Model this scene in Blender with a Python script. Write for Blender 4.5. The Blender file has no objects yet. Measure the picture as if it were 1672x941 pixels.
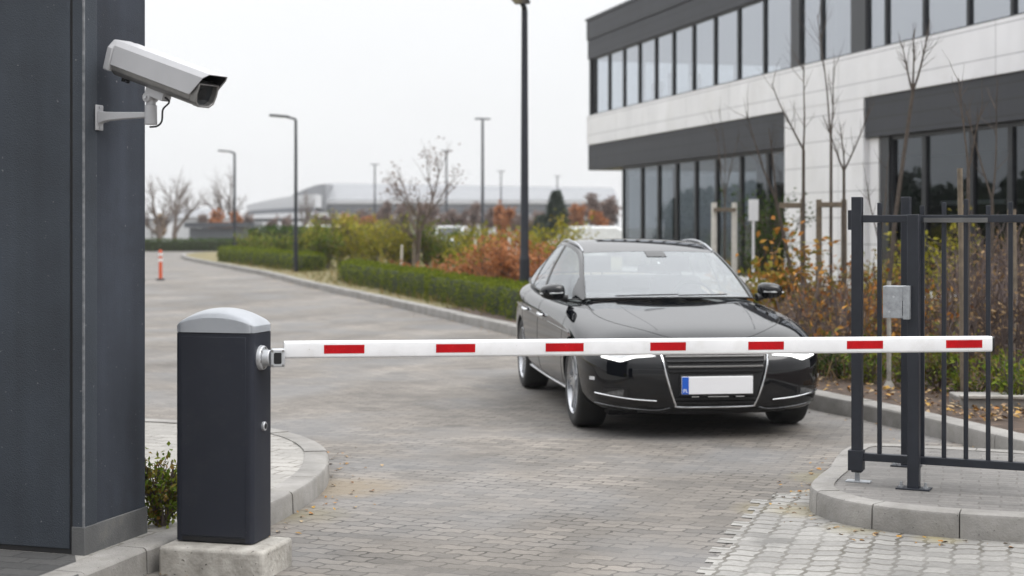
import bpy, bmesh, math, random
from math import sin, cos, pi, radians, sqrt
from mathutils import Vector, Matrix
from mathutils.bvhtree import BVHTree
random.seed(7)
sc = bpy.context.scene
col = sc.collection
HC, F = 1.55, 2500.0                       # eye height, focal length in photo pixels
def at(px, Y): return (px - 836) / F * Y   # lateral position of a photo column at distance Y
def zat(py, Y): return HC - (py - 368) * Y / F

# ------------------------------------------------------------------ materials
def nt(name):
    m = bpy.data.materials.new(name); m.use_nodes = True
    return m, m.node_tree.nodes, m.node_tree.links, m.node_tree.nodes['Principled BSDF']
def setp(b, **k):
    for a, v in k.items(): b.inputs[a.replace('_', ' ')].default_value = v
def rgba(c): return (c[0], c[1], c[2], 1)
def mat(name, c, rough=.6, metal=0, var=.12, scale=6, bump=0, bscale=60, c2=None, coat=0, spec=.5):
    """plain surface with procedural tone variation, slight gloss variation and optional bump"""
    m, N, L, b = nt(name)
    tc = N.new('ShaderNodeTexCoord'); nz = N.new('ShaderNodeTexNoise')
    nz.inputs['Scale'].default_value = scale; nz.inputs['Detail'].default_value = 6; nz.inputs['Roughness'].default_value = .65
    L.new(tc.outputs['Object'], nz.inputs['Vector'])
    r = N.new('ShaderNodeValToRGB'); e = r.color_ramp.elements
    a = c2 if c2 else tuple(x * (1 - var) for x in c)
    e[0].position, e[1].position = .3, .7
    e[0].color = rgba(a); e[1].color = rgba(tuple(min(1, x * (1 + var)) for x in c) if not c2 else c)
    L.new(nz.outputs['Fac'], r.inputs['Fac']); L.new(r.outputs['Color'], b.inputs['Base Color'])
    mr = N.new('ShaderNodeMapRange'); mr.inputs['To Min'].default_value = max(.02, rough - .06); mr.inputs['To Max'].default_value = min(1, rough + .06)
    L.new(nz.outputs['Fac'], mr.inputs['Value']); L.new(mr.outputs['Result'], b.inputs['Roughness'])
    setp(b, Metallic=metal, Specular_IOR_Level=spec)
    if coat: setp(b, Coat_Weight=min(1, coat), Coat_Roughness=.03, Coat_IOR=1.53 if coat > 1 else 1.5)
    if bump:
        n2 = N.new('ShaderNodeTexNoise'); n2.inputs['Scale'].default_value = bscale; n2.inputs['Detail'].default_value = 4
        L.new(tc.outputs['Object'], n2.inputs['Vector'])
        bp = N.new('ShaderNodeBump'); bp.inputs['Strength'].default_value = min(1, bump); bp.inputs['Distance'].default_value = .004
        L.new(n2.outputs['Fac'], bp.inputs['Height']); L.new(bp.outputs['Normal'], b.inputs['Normal'])
    return m
def leafmat(name, cols, trans=.3, rough=.5):
    m, N, L, b = nt(name)
    g = N.new('ShaderNodeNewGeometry'); r = N.new('ShaderNodeValToRGB'); r.color_ramp.interpolation = 'LINEAR'
    while len(r.color_ramp.elements) < len(cols): r.color_ramp.elements.new(.5)
    for i, c in enumerate(cols):
        r.color_ramp.elements[i].position = i / max(1, len(cols) - 1); r.color_ramp.elements[i].color = rgba(c)
    L.new(g.outputs['Random Per Island'], r.inputs['Fac']); L.new(r.outputs['Color'], b.inputs['Base Color'])
    setp(b, Roughness=.65, Specular_IOR_Level=.12)
    t = N.new('ShaderNodeBsdfTranslucent'); L.new(r.outputs['Color'], t.inputs['Color'])
    mx = N.new('ShaderNodeMixShader'); mx.inputs['Fac'].default_value = trans
    L.new(b.outputs[0], mx.inputs[1]); L.new(t.outputs[0], mx.inputs[2])
    L.new(mx.outputs[0], N['Material Output'].inputs['Surface'])
    return m
def glassmat(name, tint, ior, rough=.01, refl=(1, 1, 1)):
    m, N, L, b = nt(name); N.remove(b)
    lw = N.new('ShaderNodeLayerWeight'); lw.inputs['Blend'].default_value = .5      # Schlick reflectance, the same from either side
    fr = math_node(N, L, 'MULTIPLY_ADD', math_node(N, L, 'POWER', lw.outputs['Facing'], 5), 1 - ior); fr.node.inputs[2].default_value = ior
    tr = N.new('ShaderNodeBsdfTransparent'); tr.inputs['Color'].default_value = rgba(tint)
    gl = N.new('ShaderNodeBsdfGlossy'); gl.inputs['Roughness'].default_value = rough; gl.inputs['Color'].default_value = rgba(refl)
    nz = N.new('ShaderNodeTexNoise'); nz.inputs['Scale'].default_value = .7; tc = N.new('ShaderNodeTexCoord'); L.new(tc.outputs['Object'], nz.inputs['Vector'])
    bp = N.new('ShaderNodeBump'); bp.inputs['Strength'].default_value = .03; bp.inputs['Distance'].default_value = .02
    L.new(nz.outputs['Fac'], bp.inputs['Height']); L.new(bp.outputs['Normal'], gl.inputs['Normal'])
    mx = N.new('ShaderNodeMixShader'); L.new(fr, mx.inputs['Fac']); L.new(tr.outputs[0], mx.inputs[1]); L.new(gl.outputs[0], mx.inputs[2])
    L.new(mx.outputs[0], N['Material Output'].inputs['Surface'])
    return m
def math_node(N, L, op, a, b=None):
    n = N.new('ShaderNodeMath'); n.operation = op
    for i, v in enumerate((a, b)):
        if v is None: continue
        if isinstance(v, (int, float)): n.inputs[i].default_value = v
        else: L.new(v, n.inputs[i])
    return n.outputs[0]
def mixc(N, L, fac, a, b):
    n = N.new('ShaderNodeMix'); n.data_type = 'RGBA'
    for i, v in ((0, fac), (6, a), (7, b)):
        if isinstance(v, (int, float)): n.inputs[i].default_value = v
        elif isinstance(v, tuple): n.inputs[i].default_value = rgba(v)
        else: L.new(v, n.inputs[i])
    return n.outputs[2]
def paver(name, c1, c2, joint, bw, rh, ang, off=.5, amp=.011, period=.11, stains=(), mort=.012, big=.25, cool=None):
    """interlocking concrete pavers: brick grid with wavy joints, per-stone tone, soil in the joints, broad wear"""
    m, N, L, b = nt(name)
    tc = N.new('ShaderNodeTexCoord'); mp = N.new('ShaderNodeMapping'); mp.inputs['Rotation'].default_value = (0, 0, ang)
    L.new(tc.outputs['Object'], mp.inputs['Vector'])
    sx = N.new('ShaderNodeSeparateXYZ'); L.new(mp.outputs[0], sx.inputs[0])
    nw = N.new('ShaderNodeTexNoise'); nw.inputs['Scale'].default_value = 3.5; L.new(tc.outputs['Object'], nw.inputs['Vector'])
    wv = math_node(N, L, 'MULTIPLY', math_node(N, L, 'SINE', math_node(N, L, 'MULTIPLY', sx.outputs[0], 2 * pi / period)), amp)
    wx = math_node(N, L, 'MULTIPLY', math_node(N, L, 'SINE', math_node(N, L, 'MULTIPLY', sx.outputs[1], 2 * pi / rh)), amp * .8)
    ir = math_node(N, L, 'MULTIPLY', math_node(N, L, 'SUBTRACT', nw.outputs['Fac'], .5), .05)
    cx = N.new('ShaderNodeCombineXYZ')
    L.new(math_node(N, L, 'ADD', sx.outputs[0], math_node(N, L, 'ADD', wx, ir)), cx.inputs[0])
    L.new(math_node(N, L, 'ADD', sx.outputs[1], math_node(N, L, 'ADD', wv, ir)), cx.inputs[1])
    br = N.new('ShaderNodeTexBrick'); br.offset = off; br.offset_frequency = 2; br.squash = 1
    br.inputs['Scale'].default_value = 1; br.inputs['Brick Width'].default_value = bw; br.inputs['Row Height'].default_value = rh
    br.inputs['Mortar Size'].default_value = mort; br.inputs['Mortar Smooth'].default_value = .5; br.inputs['Bias'].default_value = 0
    br.inputs['Color1'].default_value = rgba(c1); br.inputs['Color2'].default_value = rgba(c2); br.inputs['Mortar'].default_value = rgba(tuple((a+b_)/2 for a, b_ in zip(c1, c2)))
    L.new(cx.outputs[0], br.inputs['Vector'])
    nj = N.new('ShaderNodeTexNoise'); nj.inputs['Scale'].default_value = 1.7; nj.inputs['Detail'].default_value = 5; nj.inputs['Roughness'].default_value = .7; L.new(tc.outputs['Object'], nj.inputs['Vector'])
    jr = N.new('ShaderNodeMapRange'); jr.inputs['From Min'].default_value = .38; jr.inputs['From Max'].default_value = .66; jr.inputs['To Min'].default_value = .18; L.new(nj.outputs['Fac'], jr.inputs['Value'])
    jf = math_node(N, L, 'MULTIPLY', br.outputs['Fac'], jr.outputs[0])          # joints open in places, silted up in others
    # broad wear and fine grain
    n1 = N.new('ShaderNodeTexNoise'); n1.inputs['Scale'].default_value = .42; n1.inputs['Detail'].default_value = 7; n1.inputs['Roughness'].default_value = .62
    L.new(tc.outputs['Object'], n1.inputs['Vector'])
    n2 = N.new('ShaderNodeTexNoise'); n2.inputs['Scale'].default_value = 45; n2.inputs['Detail'].default_value = 5; n2.inputs['Roughness'].default_value = .7
    L.new(tc.outputs['Object'], n2.inputs['Vector'])
    mr = N.new('ShaderNodeMapRange'); mr.inputs['From Min'].default_value = .3; mr.inputs['From Max'].default_value = .7
    mr.inputs['To Min'].default_value = 1 - big; mr.inputs['To Max'].default_value = 1 + big * .55; L.new(n1.outputs['Fac'], mr.inputs['Value'])
    mg = N.new('ShaderNodeMapRange'); mg.inputs['From Min'].default_value = .3; mg.inputs['From Max'].default_value = .7
    mg.inputs['To Min'].default_value = .82; mg.inputs['To Max'].default_value = 1.14; L.new(n2.outputs['Fac'], mg.inputs['Value'])
    # faint lengthwise wear where tyres run
    mt = N.new('ShaderNodeMapping'); mt.inputs['Scale'].default_value = (1.3, .09, 1); L.new(mp.outputs[0], mt.inputs['Vector'])
    nt_ = N.new('ShaderNodeTexNoise'); nt_.inputs['Scale'].default_value = 1; nt_.inputs['Detail'].default_value = 4; L.new(mt.outputs[0], nt_.inputs['Vector'])
    mw = N.new('ShaderNodeMapRange'); mw.inputs['From Min'].default_value = .35; mw.inputs['From Max'].default_value = .65; mw.inputs['To Min'].default_value = .80; mw.inputs['To Max'].default_value = 1.08; L.new(nt_.outputs['Fac'], mw.inputs['Value'])
    no_ = N.new('ShaderNodeTexNoise'); no_.inputs['Scale'].default_value = 1.9; no_.inputs['Detail'].default_value = 3; no_.inputs['Roughness'].default_value = .45; L.new(tc.outputs['Object'], no_.inputs['Vector'])
    mo = N.new('ShaderNodeMapRange'); mo.inputs['From Min'].default_value = .62; mo.inputs['From Max'].default_value = .72; mo.inputs['To Min'].default_value = 1; mo.inputs['To Max'].default_value = .72; L.new(no_.outputs['Fac'], mo.inputs['Value'])
    kk = math_node(N, L, 'MULTIPLY', mw.outputs[0], mo.outputs[0])      # old oil drips
    k = math_node(N, L, 'MULTIPLY', math_node(N, L, 'MULTIPLY', mr.outputs[0], kk), mg.outputs[0])
    vm = N.new('ShaderNodeVectorMath'); vm.operation = 'SCALE'; L.new(mixc(N, L, jf, br.outputs['Color'], joint), vm.inputs[0]); L.new(k, vm.inputs['Scale'])
    c = vm.outputs[0]
    if cool:
        n3 = N.new('ShaderNodeTexNoise'); n3.inputs['Scale'].default_value = .8; n3.inputs['Detail'].default_value = 3; L.new(mp.outputs[0], n3.inputs['Vector'])
        f = N.new('ShaderNodeMapRange'); f.inputs['From Min'].default_value = .45; f.inputs['From Max'].default_value = .65; f.inputs['To Max'].default_value = .5
        L.new(n3.outputs['Fac'], f.inputs['Value']); c = mixc(N, L, f.outputs[0], c, cool)
    # soil swept against the kerbs
    for (x, y, r, sc_, amt) in stains:
        d = N.new('ShaderNodeVectorMath'); d.operation = 'DISTANCE'; L.new(tc.outputs['Object'], d.inputs[0]); d.inputs[1].default_value = (x, y, 0)
        f = N.new('ShaderNodeMapRange'); f.inputs['From Min'].default_value = r; f.inputs['From Max'].default_value = 0; f.inputs['To Max'].default_value = 1.5
        L.new(d.outputs['Value'], f.inputs['Value'])
        ns = N.new('ShaderNodeTexNoise'); ns.inputs['Scale'].default_value = 9; ns.inputs['Detail'].default_value = 6; L.new(tc.outputs['Object'], ns.inputs['Vector'])
        ff = math_node(N, L, 'MULTIPLY', f.outputs[0], math_node(N, L, 'MULTIPLY', ns.outputs['Fac'], amt)); 
        ff = math_node(N, L, 'MINIMUM', ff, .9); c = mixc(N, L, ff, c, sc_)
    L.new(c, b.inputs['Base Color']); setp(b, Roughness=.8, Specular_IOR_Level=.35)
    h = math_node(N, L, 'ADD', math_node(N, L, 'MULTIPLY', jf, -1), math_node(N, L, 'MULTIPLY', n2.outputs['Fac'], .3))
    bp = N.new('ShaderNodeBump'); bp.inputs['Strength'].default_value = .8; bp.inputs['Distance'].default_value = .006
    L.new(h, bp.inputs['Height']); L.new(bp.outputs['Normal'], b.inputs['Normal'])
    return m
def cladding(name, c, spacing_z, joint, rough=.5, metal=0, u_sp=0, depth=.5, jw=.02):
    """sheet cladding with horizontal (and optional vertical) joints, in object space: x along the wall, z up"""
    m, N, L, b = nt(name)
    tc = N.new('ShaderNodeTexCoord'); sx = N.new('ShaderNodeSeparateXYZ'); L.new(tc.outputs['Object'], sx.inputs[0])
    def line(o, sp):
        f = math_node(N, L, 'FRACT', math_node(N, L, 'DIVIDE', o, sp))
        return math_node(N, L, 'LESS_THAN', f, jw / sp)
    j = line(sx.outputs[2], spacing_z)
    if u_sp: j = math_node(N, L, 'MAXIMUM', j, line(sx.outputs[1], u_sp))
    nz = N.new('ShaderNodeTexNoise'); nz.inputs['Scale'].default_value = .9; nz.inputs['Detail'].default_value = 5; L.new(tc.outputs['Object'], nz.inputs['Vector'])
    mr = N.new('ShaderNodeMapRange'); mr.inputs['To Min'].default_value = .85; mr.inputs['To Max'].default_value = 1.12; L.new(nz.outputs['Fac'], mr.inputs['Value'])
    vm = N.new('ShaderNodeVectorMath'); vm.operation = 'SCALE'; vm.inputs[0].default_value = c; L.new(mr.outputs[0], vm.inputs['Scale'])
    L.new(mixc(N, L, j, vm.outputs[0], joint), b.inputs['Base Color'])
    bp = N.new('ShaderNodeBump'); bp.inputs['Strength'].default_value = depth; bp.inputs['Distance'].default_value = .01
    L.new(math_node(N, L, 'MULTIPLY', j, -1), bp.inputs['Height']); L.new(bp.outputs['Normal'], b.inputs['Normal'])
    setp(b, Roughness=rough, Metallic=metal)
    return m
def emit(name, c, s):
    m, N, L, b = nt(name); setp(b, Base_Color=rgba(c), Emission_Color=rgba(c), Emission_Strength=s, Roughness=.2); return m

TH = radians(17)
M = {}
M['paver'] = paver('brown_pavers', (.240, .216, .190), (.162, .148, .133), (.055, .049, .042), .175, .095, TH + .03,
                   stains=((-1.0, 9.05, .42, (.2, .165, .12), 2.0), (-1.12, 8.2, .3, (.17, .15, .1), 1.2), (1.5, 8.35, .33, (.2, .17, .1), 1.8), (1.95, 9.4, .3, (.19, .17, .1), 1.3)), cool=(.150, .153, .158), mort=.008, amp=.008, big=.38)
M['pale_paver'] = paver('pale_pavers', (.315, .306, .288), (.225, .218, .206), (.085, .076, .06), .125, .112, TH, off=.0, amp=.009, period=.15, big=.16,
                   stains=((1.58, 8.3, .26, (.23, .20, .125), 1.2), (1.78, 9.0, .26, (.23, .20, .125), 1.0), (1.75, 7.8, .2, (.22, .195, .125), 1.1), (2.1, 7.55, .15, (.25, .22, .13), 1.3)))
M['walk_paver'] = paver('footway_pavers', (.20, .19, .18), (.155, .149, .142), (.13, .12, .11), .2, .07, TH, mort=.006, amp=.0, big=.2)
M['island_paver'] = paver('island_pavers', (.36, .345, .32), (.29, .278, .258), (.13, .115, .095), .2, .13, TH, mort=.008, amp=.004, big=.14)
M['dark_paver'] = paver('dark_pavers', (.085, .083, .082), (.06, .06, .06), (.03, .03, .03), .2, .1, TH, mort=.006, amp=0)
M['kerb'] = mat('kerb_concrete', (.30, .288, .272), .88, scale=4, bump=.7, bscale=90, c2=(.17, .162, .15))
M['plinth_conc'] = mat('cast_concrete', (.44, .42, .385), .9, scale=11, bump=1, bscale=45, c2=(.24, .225, .2))
M['grout'] = mat('dark_grout', (.05, .045, .04), .95)
M['ground'] = mat('grey_ground', (.24, .235, .22), .9, var=.2, scale=.2)
M['soil'] = mat('bark_mulch', (.10, .065, .045), .95, scale=14, bump=1, bscale=50, c2=(.032, .022, .016))
M['dry'] = mat('dry_lawn', (.2, .155, .075), .95, scale=1.3, bump=1, bscale=30, c2=(.11, .105, .035))
M['asphalt'] = mat('asphalt', (.075, .075, .078), .9, var=.2, scale=3, bump=.6, bscale=200)
M['stucco'] = mat('anthracite_render', (.036, .042, .055), .85, var=.2, scale=2.2, bump=.7, bscale=150, spec=.3)
M['panel'] = mat('anthracite_panel', (.040, .048, .060), .7, var=.2, scale=1.6, bump=.8, bscale=180, spec=.35)
M['plinth_grey'] = mat('grey_plinth_render', (.10, .101, .102), .8, var=.2, scale=5, bump=.6, bscale=120)
M['worn'] = mat('worn_corner_bead', (.075, .08, .088), .6, scale=28, c2=(.22, .225, .235))
M['black'] = mat('black_gap', (.008, .008, .009), .8)
M['cab'] = mat('dark_powder_coat', (.014, .0165, .0255), .45, var=.1, scale=3, bump=.12, bscale=400, spec=.35)
M['cap'] = mat('grey_cast_aluminium', (.32, .335, .36), .42, metal=.1, var=.08, scale=5)
M['alu'] = mat('cast_aluminium', (.50, .51, .53), .36, metal=.55, var=.1, scale=30)
M['cctv'] = mat('grey_camera_paint', (.43, .43, .445), .42, var=.05, scale=7)
M['cctv_low'] = mat('brushed_grey_tube', (.24, .235, .23), .35, metal=.5, var=.15, scale=20)
M['rubber'] = mat('black_rubber', (.012, .012, .013), .6)
M['white'] = mat('white_boom_paint', (.80, .80, .815), .4, var=.05, scale=9, spec=.35)
M['red'] = mat('red_reflective_foil', (.44, .004, .008), .55, var=.12, scale=60, spec=.15)
M['steel'] = mat('anthracite_steel', (.018, .021, .029), .45, var=.15, scale=12, spec=.4)
M['galv'] = mat('galvanised_steel', (.36, .375, .395), .45, metal=.6, var=.22, scale=35)
M['white_clad'] = cladding('white_facade_panels', (.80, .80, .825), .55, (.36, .36, .38), .55, 0, 3.0, .3, .018)
M['dark_clad'] = cladding('dark_facade_cladding', (.025, .0275, .036), .28, (.010, .011, .013), .6, 0, 0, .5, .025)
M['frame'] = mat('dark_window_frame', (.022, .024, .029), .4, var=.1)
M['wglass'] = glassmat('facade_glass', (.78, .83, .86), .48, .012, (.86, .9, .96))
M['gglass'] = glassmat('ground_floor_glass', (.24, .265, .285), .09, .012, (.84, .9, .96))
M['cglass'] = glassmat('car_glass', (.60, .64, .63), .175, .01, (.94, .97, 1))
M['room'] = mat('office_interior', (.09, .09, .09), .9)
M['blind'] = mat('white_blind', (.7, .7, .7), .8)
M['paint'] = mat('black_car_paint', (.003, .0035, .005), .3, var=.05, coat=2, spec=.0)
M['trim'] = mat('black_plastic_trim', (.010, .010, .011), .35)
M['chrome'] = mat('chrome', (.72, .73, .75), .12, metal=1, var=.03)
M['rim'] = mat('silver_alloy', (.42, .43, .45), .28, metal=.9, var=.08)
M['tyre'] = mat('tyre_rubber', (.014, .014, .014), .8, bump=.5, bscale=120)
M['seat'] = mat('dark_upholstery', (.13, .13, .14), .85)
M['lens'] = mat('clear_lamp_lens', (.62, .63, .64), .12, var=.25, scale=40, coat=1)
M['drl'] = emit('daytime_light', (1, .99, .96), 1.6)
M['foglens'] = mat('fog_lamp_lens', (.16, .165, .17), .15, metal=.6, var=.5, scale=60)
M['plate'] = mat('plate_white', (.80, .80, .82), .45, var=.02)
M['blue'] = mat('plate_blue', (.01, .10, .52), .4)
M['bark'] = mat('grey_brown_bark', (.105, .083, .066), .9, scale=20, bump=1, bscale=60, c2=(.05, .04, .034))
M['twig'] = mat('purple_grey_twig', (.14, .105, .095), .9, scale=20, c2=(.075, .055, .052))
M['farbark'] = mat('far_bark', (.13, .10, .082), .95)
M['stake'] = mat('weathered_timber', (.22, .175, .125), .85, scale=14, bump=.6, bscale=50, c2=(.10, .082, .062))
M['pale_stake'] = mat('pale_timber', (.62, .60, .55), .8, var=.12, scale=14)
M['hedge'] = leafmat('box_hedge_leaf', [(.045, .065, .005), (.095, .13, .008), (.15, .185, .010), (.21, .24, .016)])
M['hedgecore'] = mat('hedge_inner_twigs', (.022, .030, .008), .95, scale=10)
M['darkhedge'] = leafmat('dark_hedge_leaf', [(.022, .048, .008), (.045, .08, .013), (.07, .11, .016)])
M['yellowgreen'] = leafmat('yellow_green_leaf', [(.17, .18, .02), (.28, .27, .022), (.38, .345, .035), (.27, .20, .045)])
M['green'] = leafmat('green_leaf', [(.045, .085, .010), (.11, .16, .016), (.19, .22, .025), (.15, .10, .022)])
M['orange'] = leafmat('orange_leaf', [(.15, .06, .018), (.34, .13, .028), (.44, .22, .045), (.14, .085, .04), (.20, .17, .03), (.12, .07, .04)])
M['copper'] = leafmat('copper_leaf', [(.20, .075, .03), (.36, .14, .05), (.46, .20, .085), (.26, .13, .07)])
M['olive'] = leafmat('olive_orange_leaf', [(.10, .11, .016), (.19, .17, .025), (.36, .15, .03), (.30, .19, .03)])
M['dead'] = leafmat('withered_leaf', [(.16, .095, .05), (.26, .17, .09), (.36, .25, .13), (.11, .07, .045)])
M['litter'] = leafmat('fallen_leaf', [(.30, .12, .03), (.42, .26, .07), (.16, .09, .05), (.40, .30, .18), (.10, .06, .04)], 0)
M['conifer'] = leafmat('conifer_needle', [(.022, .038, .026), (.042, .062, .040), (.06, .08, .05)])
M['fargrey'] = cladding('grey_roof_sheet', (.23, .237, .25), 1.1, (.22, .22, .23), .6, .1, 0, .2, .08)
M['farwhite'] = mat('white_hall_cladding', (.5, .505, .515), .7)
M['farband'] = mat('grey_hall_band', (.13, .138, .152), .6)
M['fardark'] = mat('dark_hall_glazing', (.07, .075, .085), .3)
M['carwhite'] = mat('white_car_paint', (.62, .64, .65), .25, coat=1)
M['carglass2'] = mat('far_car_glass', (.03, .034, .038), .08)
M['orange_plastic'] = mat('orange_plastic', (.62, .085, .018), .45)
M['reflwhite'] = mat('white_reflective_band', (.75, .75, .75), .4)
M['sign'] = mat('white_sign_sheet', (.74, .75, .77), .5, var=.03)

def weather(key, streak=.15, sc_=(7, 7, .35), speck=None, thr=.7, sscale=70, dirt=None, dfac=.5, dscale=5):
    """rain streaks, pale chips or grime patches mixed into an existing paint"""
    m = M[key]; N, L = m.node_tree.nodes, m.node_tree.links; b = N['Principled BSDF']; src = b.inputs['Base Color'].links[0].from_socket
    tc = N.new('ShaderNodeTexCoord'); mp = N.new('ShaderNodeMapping'); mp.inputs['Scale'].default_value = sc_; L.new(tc.outputs['Object'], mp.inputs['Vector'])
    nz = N.new('ShaderNodeTexNoise'); nz.inputs['Scale'].default_value = 1; nz.inputs['Detail'].default_value = 6; L.new(mp.outputs[0], nz.inputs['Vector'])
    mr = N.new('ShaderNodeMapRange'); mr.inputs['From Min'].default_value = .3; mr.inputs['From Max'].default_value = .7; mr.inputs['To Min'].default_value = 1 - streak; mr.inputs['To Max'].default_value = 1 + streak; L.new(nz.outputs['Fac'], mr.inputs['Value'])
    vm = N.new('ShaderNodeVectorMath'); vm.operation = 'SCALE'; L.new(src, vm.inputs[0]); L.new(mr.outputs[0], vm.inputs['Scale']); c = vm.outputs[0]
    if speck:
        n2 = N.new('ShaderNodeTexNoise'); n2.inputs['Scale'].default_value = sscale; n2.inputs['Detail'].default_value = 2; L.new(tc.outputs['Object'], n2.inputs['Vector'])
        c = mixc(N, L, math_node(N, L, 'GREATER_THAN', n2.outputs['Fac'], thr), c, speck)
    if dirt:
        n3 = N.new('ShaderNodeTexNoise'); n3.inputs['Scale'].default_value = dscale; n3.inputs['Detail'].default_value = 8; n3.inputs['Roughness'].default_value = .7; L.new(tc.outputs['Object'], n3.inputs['Vector'])
        f = N.new('ShaderNodeMapRange'); f.inputs['From Min'].default_value = .52; f.inputs['From Max'].default_value = .75; f.inputs['To Max'].default_value = dfac; L.new(n3.outputs['Fac'], f.inputs['Value']); c = mixc(N, L, f.outputs[0], c, dirt)
    L.new(c, b.inputs['Base Color'])
weather('stucco', .22, (5, 5, .5), (.15, .155, .16), .735, 55, (.026, .028, .033), .7, 2.5)
weather('panel', .20, (5, 5, .4), (.15, .155, .16), .745, 50, (.03, .034, .04), .7, 2.2)
weather('plinth_grey', .2, (4, 4, 2), None, dirt=(.16, .15, .135), dfac=.6)
weather('cab', .10, (9, 9, .4), (.09, .09, .095), .77, 120, (.045, .044, .043), .28, 6)
weather('white', .05, (1.5, 8, 8), (.5, .49, .47), .76, 70, (.55, .53, .49), .35, 7)
weather('red', .10, (9, 9, 9), (.55, .2, .18), .75, 140)
weather('cap', .06, (5, 5, 5), None, dirt=(.27, .275, .28), dfac=.4)
weather('kerb', .12, (3, 3, 3), (.08, .075, .07), .72, 90, (.15, .14, .115), .6, 6)
weather('plinth_conc', .14, (6, 6, 2), (.10, .09, .08), .70, 60, (.17, .155, .13), .6, 8)
weather('white_clad', .04, (2, 2, .3), None, dirt=(.6, .59, .57), dfac=.35, dscale=.7)
weather('dark_clad', .14, (2, 2, .25))
weather('steel', .12, (9, 9, .6), (.06, .06, .06), .77, 140)
# ------------------------------------------------------------------ mesh builder
class MB:
    def __init__(s): s.v = []; s.f = []
    def add(s, vs, fs, X=None):
        o = len(s.v)
        s.v.extend([(X @ Vector(p))[:] for p in vs] if X else [tuple(p) for p in vs]); s.f.extend([tuple(i + o for i in f) for f in fs]); return s
    def box(s, x0, x1, y0, y1, z0, z1, X=None):
        return s.add([(x0,y0,z0),(x1,y0,z0),(x1,y1,z0),(x0,y1,z0),(x0,y0,z1),(x1,y0,z1),(x1,y1,z1),(x0,y1,z1)],
                     [(3,2,1,0),(4,5,6,7),(0,1,5,4),(1,2,6,5),(2,3,7,6),(3,0,4,7)], X)
    def tube(s, pts, rad, n=8, cap=True, X=None, closed=False):
        pts = [Vector(p) for p in pts]; k = len(pts)
        if not hasattr(rad, '__len__'): rad = [rad] * k
        vs = []; up = None
        for i, p in enumerate(pts):
            if closed: d = pts[(i + 1) % k] - pts[i - 1]
            else: d = pts[min(i + 1, k - 1)] - pts[max(i - 1, 0)]
            d = d.normalized() if d.length > 1e-9 else Vector((0, 0, 1))
            if up is None: up = Vector((1, 0, 0)) if abs(d.x) < .8 else Vector((0, 1, 0))
            a = d.cross(up)
            if a.length < 1e-6: a = d.orthogonal()
            a.normalize(); b = a.cross(d).normalized(); up = b
            for j in range(n):
                t = 2 * pi * j / n; vs.append(p + (a * cos(t) + b * sin(t)) * rad[i])
        fs = [(i*n+j, i*n+(j+1)%n, ((i+1)%k)*n+(j+1)%n, ((i+1)%k)*n+j) for i in range(k if closed else k-1) for j in range(n)]
        if cap and not closed: fs += [tuple(range(n))[::-1], tuple(range((k-1)*n, k*n))]
        return s.add(vs, fs, X)
    def cyl(s, p0, p1, r0, r1=None, n=16, X=None): return s.tube([p0, p1], [r0, r0 if r1 is None else r1], n, True, X)
    def lathe(s, prof, n=32, X=None, close=False):
        vs = [(r*cos(2*pi*j/n), r*sin(2*pi*j/n), z) for r, z in prof for j in range(n)]
        k = len(prof); fs = [(i*n+j, i*n+(j+1)%n, ((i+1)%k)*n+(j+1)%n, ((i+1)%k)*n+j) for i in range(k if close else k-1) for j in range(n)]
        if not close: fs += [tuple(range(n))[::-1], tuple(range((k-1)*n, k*n))]
        return s.add(vs, fs, X)
    def prism(s, poly, z0, z1, X=None):
        n = len(poly); vs = [(x, y, z0) for x, y in poly] + [(x, y, z1) for x, y in poly]
        return s.add(vs, [tuple(range(n))[::-1], tuple(range(n, 2*n))] + [(i, (i+1)%n, n+(i+1)%n, n+i) for i in range(n)], X)
    def grid(s, fn, nu, nv, X=None):
        return s.add([fn(i/nu, j/nv) for i in range(nu+1) for j in range(nv+1)],
                     [(i*(nv+1)+j, (i+1)*(nv+1)+j, (i+1)*(nv+1)+j+1, i*(nv+1)+j+1) for i in range(nu) for j in range(nv)], X)
    def leaf(s, p, d, nrm, ln, wd):
        d = d.normalized(); sd = d.cross(nrm)
        if sd.length < 1e-5: sd = d.orthogonal()
        sd.normalize(); nn = sd.cross(d)
        o = len(s.v); m = p + d * ln * .45 - nn * ln * .06
        s.v.extend([p[:], (m + sd*wd*.5 + nn*wd*.14)[:], (p + d*ln - nn*ln*.16)[:], (m - sd*wd*.5 + nn*wd*.14)[:], m[:]])
        s.f.extend([(o, o+1, o+4), (o+1, o+2, o+4), (o+2, o+3, o+4), (o+3, o, o+4)])
    def quadleaf(s, p, ln, wd):
        d = Vector((random.gauss(0,1), random.gauss(0,1), random.gauss(0,.8))).normalized(); e = d.orthogonal().normalized(); e.rotate(Matrix.Rotation(random.random()*6.3, 3, d))
        o = len(s.v); s.v.extend([(p-d*ln*.5)[:], (p+e*wd*.5)[:], (p+d*ln*.5)[:], (p-e*wd*.5)[:]]); s.f.append((o,o+1,o+2,o+3))
    def mesh(s, name, recalc=True):
        me = bpy.data.meshes.new(name); me.from_pydata(s.v, [], s.f); me.validate(); me.update()
        if recalc:
            b = bmesh.new(); b.from_mesh(me); bmesh.ops.recalc_face_normals(b, faces=b.faces[:]); b.to_mesh(me); b.free()
        return me
    def build(s, name, m, parent=None, smooth=30, bevel=0, recalc=True, seg=2):
        me = s.mesh(name, recalc); me.materials.append(M[m] if isinstance(m, str) else m)
        return link(name, me, parent, smooth, bevel, seg)
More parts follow.
